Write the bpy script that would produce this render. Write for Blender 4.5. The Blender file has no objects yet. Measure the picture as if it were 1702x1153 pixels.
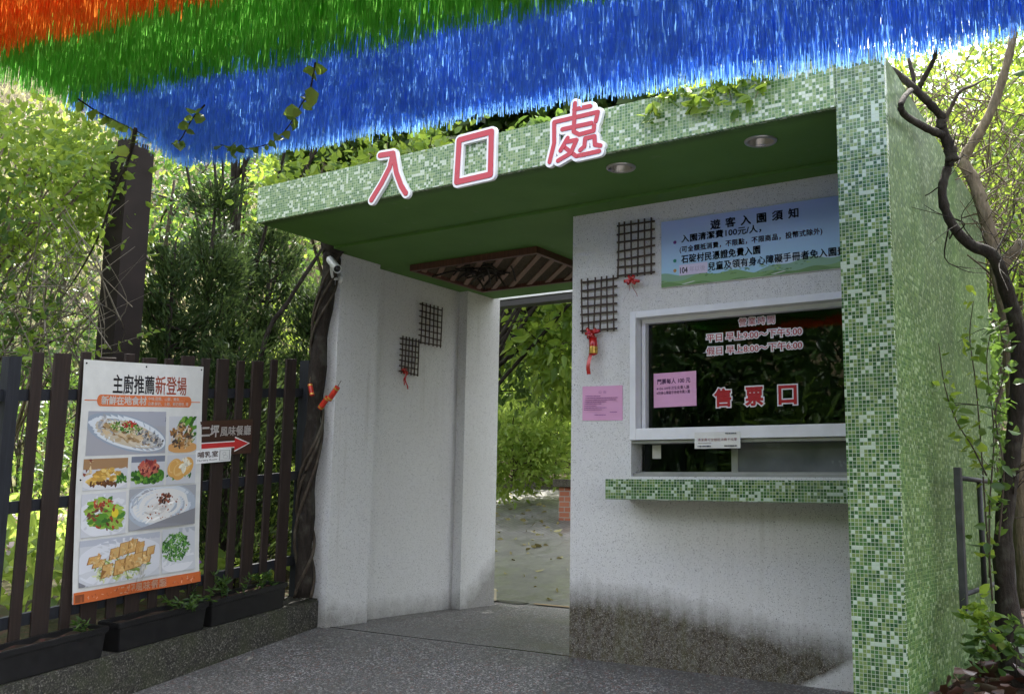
import bpy, bmesh, math, random
import numpy as np
from mathutils import Vector, Matrix
S = bpy.context.scene
COL = S.collection
R = math.radians

# ------------------------------------------------------------------ camera
CAMP = np.array([0.0, 0.0, 1.0])
FPX, PCX, PCY = 1665.07, 851.0, 576.5
def _axes(yaw, pitch, roll):
    f = np.array([-math.sin(yaw)*math.cos(pitch), math.cos(yaw)*math.cos(pitch), math.sin(pitch)])
    r = np.array([math.cos(yaw), math.sin(yaw), 0.0]); u = np.cross(r, f)
    return r*math.cos(roll)+u*math.sin(roll), -r*math.sin(roll)+u*math.cos(roll), f
RT, UP, FW = _axes(R(34.464), R(8.455), R(1.052))
cd = bpy.data.cameras.new('camera'); cam = bpy.data.objects.new('camera', cd); COL.objects.link(cam)
cd.sensor_width = 36; cd.lens = FPX/1702*36; cd.clip_end = 600; cd.clip_start = 0.05
M4 = Matrix.Identity(4)
for i in range(3):
    M4[i][0] = RT[i]; M4[i][1] = UP[i]; M4[i][2] = -FW[i]; M4[i][3] = CAMP[i]
cam.matrix_world = M4
S.camera = cam
# measuring helpers: a pixel of the photograph -> a point of the place
def ray(x, y): return (x-PCX)/FPX*RT-(y-PCY)/FPX*UP+FW
def at(x, y, d): return CAMP+ray(x, y)*d
def on(x, y, ax, v):
    d = ray(x, y); return CAMP+d*((v-CAMP[ax])/d[ax])

# ------------------------------------------------------------------ light
SUN_EL, SUN_AZ = R(62), R(-24)          # azimuth from +Y, negative towards -X : sun behind the gate
W = bpy.data.worlds.new('World'); S.world = W; W.use_nodes = True
wn = W.node_tree.nodes; wl = W.node_tree.links
sky = wn.new('ShaderNodeTexSky'); sky.sky_type = 'NISHITA'; sky.sun_disc = False
sky.sun_elevation = SUN_EL; sky.sun_rotation = SUN_AZ
sky.air_density = 1.0; sky.dust_density = 3.0; sky.ozone_density = 1.0
wn['Background'].inputs[1].default_value = 0.15
hs = wn.new('ShaderNodeHueSaturation'); hs.inputs['Saturation'].default_value = .30      # hazy white sky
wl.new(sky.outputs[0], hs.inputs['Color']); wl.new(hs.outputs[0], wn['Background'].inputs[0])
sd = bpy.data.lights.new('sun', 'SUN'); sun = bpy.data.objects.new('sun', sd); COL.objects.link(sun)
sd.energy = 2.5; sd.angle = R(0.8); sd.color = (1.0, .96, .88)
sv = Vector((math.sin(SUN_AZ)*math.cos(SUN_EL), math.cos(SUN_AZ)*math.cos(SUN_EL), math.sin(SUN_EL)))
sun.rotation_euler = sv.to_track_quat('Z', 'Y').to_euler(); sun.location = (0, 0, 30)
S.view_settings.view_transform = 'Standard'; S.view_settings.look = 'None'
S.view_settings.exposure = 2.6; S.view_settings.gamma = 1.0
S.render.engine = 'CYCLES'
S.cycles.use_denoising = True
S.cycles.max_bounces = 8; S.cycles.diffuse_bounces = 4; S.cycles.transparent_max_bounces = 12
S.cycles.transmission_bounces = 6; S.cycles.caustics_reflective = False; S.cycles.caustics_refractive = False

# ------------------------------------------------------------------ material helpers
class NT:
    def __init__(s, name):
        s.m = bpy.data.materials.new(name); s.m.use_nodes = True
        s.t = s.m.node_tree; s.n = s.t.nodes; s.l = s.t.links
        s.b = s.n['Principled BSDF']; s.o = s.n['Material Output']
    def new(s, t, **k):
        n = s.n.new('ShaderNode'+t)
        for a, v in k.items(): setattr(n, a, v)
        return n
    def set(s, inp, v):
        if hasattr(v, 'is_linked') or isinstance(v, bpy.types.NodeSocket): s.l.new(v, inp)
        else: inp.default_value = (*v, 1.0) if (isinstance(v, tuple) and len(v) == 3 and inp.type == 'RGBA') else v
    def math(s, op, a, b=None, c=None, clamp=False):
        n = s.new('Math', operation=op); n.use_clamp = clamp
        for i, v in enumerate((a, b, c)):
            if v is not None: s.set(n.inputs[i], v)
        return n.outputs[0]
    def mix(s, f, a, b, bt='MIX'):
        n = s.new('Mix', data_type='RGBA', blend_type=bt)
        s.set(n.inputs[0], f); s.set(n.inputs[6], a); s.set(n.inputs[7], b)
        return n.outputs[2]
    def ramp(s, f, stops, const=False):
        n = s.new('ValToRGB'); e = n.color_ramp.elements
        n.color_ramp.interpolation = 'CONSTANT' if const else 'LINEAR'
        while len(e) < len(stops): e.new(0.5)
        for k, (p, c) in zip(e, stops):
            k.position = p; k.color = (*c, 1) if isinstance(c, tuple) else (c, c, c, 1)
        s.set(n.inputs[0], f); return n.outputs[0]
    def noise(s, v, scale, detail=3, rough=.55):
        n = s.new('TexNoise'); n.inputs['Scale'].default_value = scale; n.inputs['Detail'].default_value = detail
        n.inputs['Roughness'].default_value = rough
        if v is not None: s.l.new(v, n.inputs['Vector'])
        return n.outputs[0]
    def voro(s, v, scale, out='Color', feat='F1'):
        n = s.new('TexVoronoi', feature=feat); n.inputs['Scale'].default_value = scale
        if v is not None: s.l.new(v, n.inputs['Vector'])
        return n.outputs[out]
    def geo(s): return s.new('NewGeometry')
    def pos(s): return s.geo().outputs['Position']
    def uv(s): return s.new('UVMap', uv_map='UVMap').outputs[0]
    def xyz(s, v):
        n = s.new('SeparateXYZ'); s.l.new(v, n.inputs[0]); return n.outputs
    def bump(s, h, st=.3, d=.01):
        n = s.new('Bump'); n.inputs['Strength'].default_value = st; n.inputs['Distance'].default_value = d
        s.set(n.inputs['Height'], h); s.l.new(n.outputs[0], s.b.inputs['Normal'])
    def base(s, c=None, r=None, sp=None, metal=None):
        if c is not None: s.set(s.b.inputs['Base Color'], c)
        if r is not None: s.set(s.b.inputs['Roughness'], r)
        if sp is not None: s.set(s.b.inputs['Specular IOR Level'], sp)
        if metal is not None: s.set(s.b.inputs['Metallic'], metal)
        return s.m

def plain(name, c, r=.6, sp=.4, metal=0, var=.12, scale=9, bump=0):
    t = NT(name); n = t.noise(t.pos(), scale, 4)
    f = t.ramp(n, [(.3, 0.0), (.7, 1.0)])
    lo = tuple(x*(1-var) for x in c); hi = tuple(min(1, x*(1+var)) for x in c)
    t.base(t.mix(f, lo, hi), t.math('ADD', r, t.math('MULTIPLY', t.math('SUBTRACT', n, .5), .2)), sp, metal)
    if bump: t.bump(t.noise(t.pos(), scale*6, 3), bump, .005)
    return t.m

def mosaic(name, pal, grout, dirt=0.0, dirtcol=(.06, .06, .03), pitch=.0172, rough=.2, spec=.45):
    t = NT(name); u = t.xyz(t.uv())
    a = t.math('DIVIDE', u[0], pitch); b = t.math('DIVIDE', u[1], pitch)
    cv = t.new('CombineXYZ'); t.l.new(t.math('FLOOR', a), cv.inputs[0]); t.l.new(t.math('FLOOR', b), cv.inputs[1])
    w = t.new('TexWhiteNoise', noise_dimensions='2D'); t.l.new(cv.outputs[0], w.inputs['Vector'])
    # short horizontal runs of one colour
    c2 = t.new('CombineXYZ'); t.l.new(t.math('FLOOR', t.math('DIVIDE', a, 2.0)), c2.inputs[0])
    t.l.new(t.math('ADD', t.math('FLOOR', b), 71.3), c2.inputs[1])
    w2 = t.new('TexWhiteNoise', noise_dimensions='2D'); t.l.new(c2.outputs[0], w2.inputs['Vector'])
    v = t.mix(t.math('GREATER_THAN', w2.outputs[0], .94), w.outputs[0], w2.outputs[0])
    v = t.math('ADD', t.math('MULTIPLY', v, .999), 0.0)
    colr = t.ramp(v, pal, True)
    w3 = t.new('TexWhiteNoise', noise_dimensions='3D'); t.l.new(cv.outputs[0], w3.inputs['Vector'])
    colr = t.mix(t.math('MULTIPLY', w3.outputs[0], .16), colr, (.22, .32, .09))
    fx = t.math('ABSOLUTE', t.math('SUBTRACT', t.math('FRACT', a), .5))
    fy = t.math('ABSOLUTE', t.math('SUBTRACT', t.math('FRACT', b), .5))
    e = t.math('MAXIMUM', fx, fy)
    g = t.math('GREATER_THAN', e, .435)
    c = t.mix(g, colr, grout)
    n = t.noise(t.pos(), 2.2, 5, .65)
    n2 = t.noise(t.pos(), 30, 4, .6)
    d = t.math('MULTIPLY', t.math('MULTIPLY', t.ramp(n, [(.38, 0.0), (.68, 1.0)]), t.math('ADD', n2, .35)), dirt, clamp=True)
    c = t.mix(d, c, dirtcol)
    t.base(c, t.math('ADD', t.math('MULTIPLY', g, .5), t.math('ADD', rough, t.math('MULTIPLY', d, .5))), spec)
    hgt = t.math('SUBTRACT', 1.0, t.math('MULTIPLY', t.math('SUBTRACT', e, .36, clamp=True), 9.0))
    ws = t.xyz(w3.outputs[1])                                                   # each tile set at its own slight tilt
    for fr_, wv_ in ((a, ws[0]), (b, ws[1])):
        hgt = t.math('ADD', hgt, t.math('MULTIPLY', t.math('SUBTRACT', t.math('FRACT', fr_), .5), t.math('MULTIPLY', t.math('SUBTRACT', wv_, .5), 1.6)))
    t.bump(hgt, .35, .0018)
    return t.m

def pebble(name, stain=None):
    t = NT(name); p = t.pos()
    cell = t.xyz(t.voro(p, 300)); big = t.noise(p, 1.6, 4)
    val = t.ramp(cell[0], [(0, .60), (.25, .66), (.8, .72), (1, .76)])
    spk = t.math('GREATER_THAN', cell[1], .965)
    c = t.mix(spk, val, (.10, .095, .10))
    c = t.mix(t.math('MULTIPLY', t.ramp(big, [(.35, 0.0), (.7, 1.0)]), .22), c, (.50, .48, .44))
    sm = t.new('Mapping'); sm.inputs['Scale'].default_value = (14, 14, .7); t.l.new(p, sm.inputs[0])
    run = t.math('MULTIPLY', t.ramp(t.noise(sm.outputs[0], 1.0, 5, .6), [(.52, 0.0), (.72, 1.0)]), t.ramp(t.noise(p, 1.3, 3), [(.42, 0.0), (.62, 1.0)]))
    c = t.mix(t.math('MULTIPLY', run, .30), c, (.30, .28, .23))
    if stain:
        q = t.xyz(p); nz = t.noise(p, 7, 5, .65)
        st = t.new('Mapping'); st.inputs['Scale'].default_value = (9, 9, 1.2); t.l.new(p, st.inputs[0])
        nv = t.noise(st.outputs[0], 2.0, 4)
        m = stain(t, q, nz, nv)
        grain = t.ramp(cell[2], [(0, (.018, .014, .010)), (.5, (.058, .046, .031)), (.82, (.105, .082, .055)), (.94, (.27, .25, .21)), (1, (.36, .34, .29))])
        moss = t.ramp(nv, [(.45, 0.0), (.75, 1.0)])
        grain = t.mix(t.math('MULTIPLY', moss, .45), grain, (.11, .115, .045))
        c = t.mix(m, c, grain)
    t.base(c, .78, .3)
    t.bump(t.voro(p, 300, 'Distance'), .35, .006)
    return t.m

def lin(t, x, x0, y0, x1, y1):
    n = t.new('MapRange'); n.clamp = True
    t.set(n.inputs[0], x)
    for i, v in zip((1, 2, 3, 4), (x0, x1, y0, y1)): n.inputs[i].default_value = v
    return n.outputs[0]
def stain_booth(t, q, nz, nv):
    top = t.math('SUBTRACT', lin(t, q[0], -2.8, .42, -1.5, .215), 0.0)
    a = t.math('SUBTRACT', top, q[2])
    a = t.math('ADD', a, t.math('MULTIPLY', t.math('SUBTRACT', nz, .5), .13))
    a = t.math('ADD', a, t.math('MULTIPLY', t.math('SUBTRACT', nv, .5), .12))
    m = t.math('MULTIPLY', lin(t, a, -.07, 0.0, .12, .97), t.math('ADD', .70, t.math('MULTIPLY', t.noise(t.pos(), 42, 4, .7), .55)), clamp=True)
    cl = t.math('SUBTRACT', t.math('MULTIPLY', t.math('ADD', q[0], 1.90), .62), q[2])   # washed clean corner
    k = lin(t, t.math('ADD', cl, t.math('MULTIPLY', t.math('SUBTRACT', nz, .5), .06)), -.01, 1.0, .03, .12)
    return t.math('MULTIPLY', m, k)
def stain_left(t, q, nz, nv):
    top = t.math('ADD', .11, lin(t, q[1], 7.35, 0.0, 7.8, .34))
    top = t.math('ADD', top, lin(t, q[1], 5.62, .10, 5.8, 0.0))
    a = t.math('SUBTRACT', top, q[2])
    a = t.math('ADD', a, t.math('MULTIPLY', t.math('SUBTRACT', nz, .5), .22))
    return lin(t, a, -.06, 0.0, .14, .62)

def aggregate(name):
    t = NT(name); p = t.pos()
    v1 = t.xyz(t.voro(p, 150)); v2 = t.xyz(t.voro(p, 80))
    c = t.ramp(v1[0], [(0, (.040, .039, .038)), (.45, (.085, .083, .081)), (.75, (.14, .137, .133)), (.9, (.20, .195, .19)), (.97, (.40, .39, .37))], False)
    c = t.mix(t.math('GREATER_THAN', v2[1], .94), c, (.32, .31, .30))
    c = t.mix(t.math('GREATER_THAN', v2[0], .95), c, (.16, .085, .07))
    n = t.noise(p, 1.1, 5, .6)
    c = t.mix(t.math('MULTIPLY', t.ramp(n, [(.4, 0.0), (.65, 1.0)]), .45), c, (.055, .055, .048))
    t.base(c, t.ramp(n, [(.35, .65), (.65, .42)]), .5)
    t.bump(t.voro(p, 120, 'Distance'), .5, .006)
    return t.m

def rearpath(name):
    t = NT(name); p = t.pos(); q = t.xyz(p)
    n = t.noise(p, 2.5, 6, .65); n2 = t.noise(p, 55, 3)
    con = t.mix(t.ramp(n, [(.35, 0.0), (.68, 1.0)]), (.085, .085, .074), (.15, .148, .132))
    con = t.mix(t.math('MULTIPLY', t.math('GREATER_THAN', n2, .66), .5), con, (.34, .33, .28))
    br = t.new('TexBrick'); br.inputs['Scale'].default_value = 4.5
    mp = t.new('Mapping'); mp.inputs['Rotation'].default_value = (0, 0, R(38)); t.l.new(p, mp.inputs[0]); t.l.new(mp.outputs[0], br.inputs[0])
    br.inputs['Color1'].default_value = (.16, .155, .15, 1); br.inputs['Color2'].default_value = (.22, .21, .20, 1)
    br.inputs['Mortar'].default_value = (.035, .035, .03, 1); br.inputs['Mortar Size'].default_value = .018
    edge = t.math('ADD', q[1], t.math('MULTIPLY', n, .7))
    c = t.mix(lin(t, edge, 11.15, 0.0, 11.45, 1.0), con, br.outputs[0])
    t.base(c, t.ramp(n, [(.35, .62), (.6, .28)]), .5); t.bump(t.math('ADD', n2, br.outputs[1]), .25, .006)
    return t.m

def soilmat(name, c=(.035, .024, .016)):
    t = NT(name); p = t.pos(); n = t.noise(p, 14, 6, .7); v = t.xyz(t.voro(p, 40))
    k = t.ramp(n, [(.3, tuple(x*.5 for x in c)), (.6, c), (.8, tuple(x*2.0 for x in c))])
    k = t.mix(t.math('MULTIPLY', t.math('GREATER_THAN', v[0], .8), .6), k, (.09, .035, .03))
    t.base(k, .9, .2); t.bump(n, .6, .03); return t.m

def leafmat(name, cols, tr=.5, gloss=.35, tcol=None, sp=.4):
    """one leaf = one mesh island: its own tint"""
    t = NT(name); g = t.geo(); rnd = g.outputs['Random Per Island']
    n = len(cols); c = t.ramp(rnd, [(i/max(1, n-1)*.999, k) for i, k in enumerate(cols)])
    t.base(c, gloss, sp)
    tl = t.new('BsdfTranslucent')
    tc = t.mix(.5, c, tuple(min(1, x*1.35) for x in (tcol or cols[-1])))
    t.l.new(tc, tl.inputs[0])
    mx = t.new('MixShader'); mx.inputs[0].default_value = tr
    t.l.new(t.b.outputs[0], mx.inputs[1]); t.l.new(tl.outputs[0], mx.inputs[2]); t.l.new(mx.outputs[0], t.o.inputs[0])
    return t.m

def bark(name, c=(.06, .045, .032), lich=.25, sc=1.0):
    t = NT(name); p = t.pos()
    mp = t.new('Mapping'); mp.inputs['Scale'].default_value = (1, 1, .25); t.l.new(p, mp.inputs[0])
    n = t.noise(mp.outputs[0], 45*sc, 5, .7); n2 = t.noise(p, 9, 4)
    k = t.ramp(n, [(.3, tuple(x*.45 for x in c)), (.6, c), (.8, tuple(min(1, x*1.7) for x in c))])
    k = t.mix(t.math('MULTIPLY', t.ramp(n2, [(.5, 0.0), (.72, 1.0)]), lich), k, (.22, .22, .17))
    t.base(k, .85, .25); t.bump(t.math('ADD', n, t.math('MULTIPLY', n2, .8)), .9, .02); return t.m

def wood(name, c, r=.6):
    t = NT(name); p = t.pos()
    mp = t.new('Mapping'); mp.inputs['Scale'].default_value = (1, 1, .06); t.l.new(p, mp.inputs[0])
    n = t.noise(mp.outputs[0], 70, 4, .6); n2 = t.noise(p, 3.5, 4)
    k = t.ramp(n, [(.3, tuple(x*.6 for x in c)), (.55, c), (.75, tuple(x*1.45 for x in c))])
    k = t.mix(t.math('MULTIPLY', t.ramp(n2, [(.45, 0.0), (.75, 1.0)]), .5), k, tuple(x*.55+.01 for x in c))
    t.base(k, r, .35); t.bump(n, .3, .004); return t.m

def attrmat(name, r=.45, sp=.35):
    t = NT(name); a = t.new('Attribute', attribute_name='ink'); t.base(a.outputs[0], r, sp); return t.m

def ribbonmat(name, c, tc):
    t = NT(name); rnd = t.geo().outputs['Random Per Island']
    k = t.mix(rnd, tuple(x*.8 for x in c), tuple(min(1, x*1.2+.01) for x in c))
    t.base(k, .45, .35)
    tl = t.new('BsdfTranslucent'); t.set(tl.inputs[0], t.mix(rnd, tuple(x*.75 for x in tc), tc))
    mx = t.new('MixShader'); mx.inputs[0].default_value = .74
    t.l.new(t.b.outputs[0], mx.inputs[1]); t.l.new(tl.outputs[0], mx.inputs[2]); t.l.new(mx.outputs[0], t.o.inputs[0])
    return t.m

def glassmat(name, tint, refl_min=.10):
    t = NT(name)
    fr = t.new('Fresnel'); fr.inputs[0].default_value = 1.5
    gl = t.new('BsdfGlossy'); gl.inputs['Roughness'].default_value = .01; gl.inputs[0].default_value = (.95, .97, 1, 1)
    tp = t.new('BsdfTransparent'); tp.inputs[0].default_value = (*tint, 1)
    mx = t.new('MixShader'); t.l.new(t.math('MULTIPLY', t.math('ADD', fr.outputs[0], refl_min, clamp=True), .72), mx.inputs[0])
    t.l.new(tp.outputs[0], mx.inputs[1]); t.l.new(gl.outputs[0], mx.inputs[2]); t.l.new(mx.outputs[0], t.o.inputs[0])
    return t.m

G1, G2, G3, G4 = (.016, .072, .021), (.048, .138, .038), (.15, .232, .075), (.42, .52, .42)
MT = {}
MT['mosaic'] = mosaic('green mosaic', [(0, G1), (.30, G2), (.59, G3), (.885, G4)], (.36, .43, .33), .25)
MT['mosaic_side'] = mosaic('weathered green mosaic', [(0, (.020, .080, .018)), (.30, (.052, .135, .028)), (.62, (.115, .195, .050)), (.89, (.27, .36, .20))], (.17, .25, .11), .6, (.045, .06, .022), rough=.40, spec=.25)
MT['mosaic_glare'] = mosaic('glare paled green mosaic', [(0, (.045, .135, .038)), (.28, (.105, .215, .062)), (.58, (.21, .31, .12)), (.87, (.56, .63, .51))], (.36, .43, .29), .12)  # fascia tiles lightened: sky glare is put into this palette
MT['pebble'] = pebble('pebble dash')
MT['pebble_booth'] = pebble('pebble dash stained', stain_booth)
MT['pebble_left'] = pebble('pebble dash mossy foot', stain_left)
MT['aggregate'] = aggregate('exposed aggregate')
MT['rearpath'] = rearpath('wet concrete path')
MT['soil'] = soilmat('leafy soil')
def dampkerb():
    t = NT('dark wet kerb'); p = t.pos(); v = t.xyz(t.voro(p, 130)); n = t.noise(p, 5, 5, .65)
    c = t.ramp(v[0], [(0, (.014, .013, .011)), (.6, (.045, .042, .034)), (.9, (.10, .095, .08)), (1, (.22, .21, .18))])
    c = t.mix(t.math('MULTIPLY', t.ramp(n, [(.45, 0.0), (.7, 1.0)]), .6), c, (.055, .065, .028))
    t.base(c, t.ramp(n, [(.3, .7), (.6, .45)]), .4); t.bump(t.voro(p, 130, 'Distance'), .5, .006); return t.m
MT['kerb_dark'] = dampkerb()
MT['kerb'] = pebble('mossy kerb', lambda t, q, nz, nv: lin(t, t.math('ADD', nz, t.math('MULTIPLY', nv, .4)), .35, .80, .75, .98))
def soffitmat():
    t = NT('green soffit paint'); p = t.pos(); q = t.xyz(p); n = t.noise(p, 2.2, 5, .6); n2 = t.noise(p, 16, 5, .7)
    c = t.mix(t.ramp(n, [(.3, 0.0), (.7, 1.0)]), (.080, .175, .038), (.105, .215, .050))
    edge = t.math('MULTIPLY', lin(t, t.math('ADD', q[1], t.math('MULTIPLY', t.math('SUBTRACT', n2, .5), .16)), 4.70, 1.0, 4.79, 0.0), t.ramp(n2, [(.35, .2), (.6, 1.0)]))
    c = t.mix(t.math('MULTIPLY', edge, .85), c, (.022, .028, .018))                  # mould along the drip edge
    c = t.mix(t.math('MULTIPLY', t.ramp(t.noise(p, 5.5, 4, .7), [(.64, 0.0), (.70, 1.0)]), .22), c, (.20, .24, .16))   # flaked patches
    t.base(c, .72, .25); t.bump(n2, .15, .003); return t.m
MT['soffit'] = soffitmat()
MT['white_frame'] = plain('white aluminium', (.74, .75, .78), .35, .5, 0, .06)
MT['alu'] = plain('grey aluminium', (.33, .33, .32), .4, .5, .6)
MT['steel_dark'] = plain('dark painted steel', (.030, .027, .026), .45, .5, 0, .25, 5)
MT['column'] = plain('brown painted steel', (.019, .0135, .0115), .75, .25, 0, .35, 3)
MT['rail_grey'] = plain('weathered steel', (.045, .047, .05), .55, .45, .3, .3, 12, .1)
MT['picket'] = wood('brown stained wood', (.025, .0145, .011), .7)
MT['rail'] = wood('dark blue stained wood', (.015, .017, .023), .65)
MT['lattice'] = wood('red brown wood', (.11, .045, .030), .55)
MT['slat_tan'] = wood('tan wood', (.20, .11, .065), .6)
MT['sign_wood'] = wood('dark sign wood', (.042, .020, .014), .5)
MT['reed'] = wood('dry reed', (.10, .075, .045), .7)
MT['bamboo'] = wood('grey cane', (.085, .06, .05), .65)
MT['planter'] = plain('black plastic', (.010, .0095, .010), .38, .45, 0, .3, 20)
MT['red_foil'] = plain('red foil', (.42, .012, .012), .22, .7, .15, .25, 30)
MT['cracker'] = plain('orange red paper', (.50, .028, .012), .4, .5, 0, .25, 40)
MT['gold'] = plain('gold foil', (.6, .36, .07), .3, .5, .6)
MT['ink'] = attrmat('printed sheet')
MT['pink'] = plain('pink paper', (.68, .36, .56), .7, .2, 0, .03, 3)
MT['paper'] = plain('white paper', (.66, .66, .63), .6, .3, 0, .06, 15)
MT['letter_white'] = plain('white acrylic', (.80, .80, .80), .3, .5, 0, .03)
MT['letter_red'] = plain('red acrylic', (.46, .014, .034), .3, .5, 0, .05)
MT['vinyl_red'] = plain('red vinyl', (.38, .012, .018), .4, .4, 0, .05)
MT['vinyl_white'] = plain('white vinyl', (.72, .70, .74), .45, .4, 0, .04)
MT['text_grey'] = plain('dark printing', (.03, .03, .04), .6, .3)
MT['text_purple'] = plain('purple printing', (.22, .09, .22), .6, .3)
MT['glass'] = glassmat('window glass', (.42, .45, .45), .0)
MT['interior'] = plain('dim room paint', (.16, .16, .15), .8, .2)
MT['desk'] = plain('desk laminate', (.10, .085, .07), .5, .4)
MT['brick'] = None
MT['cctv'] = plain('white plastic housing', (.62, .63, .62), .35, .5)
MT['black'] = plain('black lens', (.008, .008, .01), .15, .6)
MT['lamp_metal'] = plain('brushed reflector', (.42, .40, .38), .3, .6, .7)
MT['cream'] = plain('cream timber', (.55, .48, .33), .7, .3)
MT['bark'] = bark('dark wet bark', (.030, .023, .018), .22)
MT['bark_pale'] = bark('pale bark', (.21, .165, .115), .2)
MT['bark_brown'] = bark('brown bark', (.075, .058, .042), .25)
MT['twig_pale'] = bark('pale dry stems', (.19, .165, .125), .1)
MT['twig'] = bark('dry twigs', (.19, .15, .10), .1)
MT['rib_blue'] = ribbonmat('blue plastic ribbon', (.08, .25, .78), (.24, .54, 1.0))
MT['rib_green'] = ribbonmat('green plastic ribbon', (.06, .29, .035), (.28, .74, .12))
MT['rib_orange'] = ribbonmat('orange plastic ribbon', (.74, .13, .018), (1.0, .34, .05))
MT['leaf_bright'] = leafmat('sunny yellow green leaf', [(.05, .12, .015), (.10, .19, .022), (.17, .27, .035), (.25, .33, .05)], .52, .45, (.36, .46, .06))
MT['leaf_mid'] = leafmat('mid green leaf', [(.025, .065, .015), (.05, .105, .022), (.085, .15, .03)], .42, .4, (.15, .24, .035))
MT['leaf_dark'] = leafmat('dark green leaf', [(.018, .05, .012), (.035, .085, .018), (.06, .12, .025)], .35, .3, (.10, .20, .03))
MT['needle'] = leafmat('conifer sprays', [(.013, .031, .010), (.028, .056, .016), (.06, .095, .025)], .30, .6, (.10, .145, .04), .2)
MT['grass'] = leafmat('pale dry grass', [(.17, .18, .07), (.28, .27, .13), (.36, .34, .19)], .45, .6, (.42, .40, .22), .2)
MT['garden'] = leafmat('garden leaf', [(.10, .19, .03), (.20, .32, .05), (.32, .42, .10)], .5, .45, (.50, .60, .12))
MT['flower'] = leafmat('garden petals', [(.55, .06, .12), (.5, .3, .45), (.7, .66, .66), (.35, .18, .5)], .4, .6, (.6, .4, .5), .2)
MT['litter'] = leafmat('fallen leaves', [(.10, .08, .03), (.26, .22, .08), (.50, .46, .24), (.16, .17, .05)], .15, .6, (.4, .35, .12), .3)
MT['litter_dark'] = leafmat('wet fallen leaves', [(.03, .018, .012), (.075, .03, .022), (.13, .06, .04)], .1, .3, (.1, .05, .03), .5)
MT['hill'] = soilmat('hillside earth', (.11, .10, .05))
MT['gsoil'] = soilmat('garden earth', (.05, .05, .022))
def brickmat():
    t = NT('red brick'); u = t.uv()
    b = t.new('TexBrick'); t.l.new(u, b.inputs[0]); b.inputs['Scale'].default_value = 1
    b.inputs['Brick Width'].default_value = .17; b.inputs['Row Height'].default_value = .072; b.inputs['Mortar Size'].default_value = .007
    b.inputs['Color1'].default_value = (.40, .10, .05, 1); b.inputs['Color2'].default_value = (.52, .17, .09, 1); b.inputs['Mortar'].default_value = (.42, .36, .32, 1)
    n = t.noise(t.pos(), 12, 4)
    t.base(t.mix(t.math('MULTIPLY', n, .35), b.outputs[0], (.5, .32, .24)), .8, .25); t.bump(b.outputs[1], -.4, .01); return t.m
MT['brick'] = brickmat()

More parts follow.
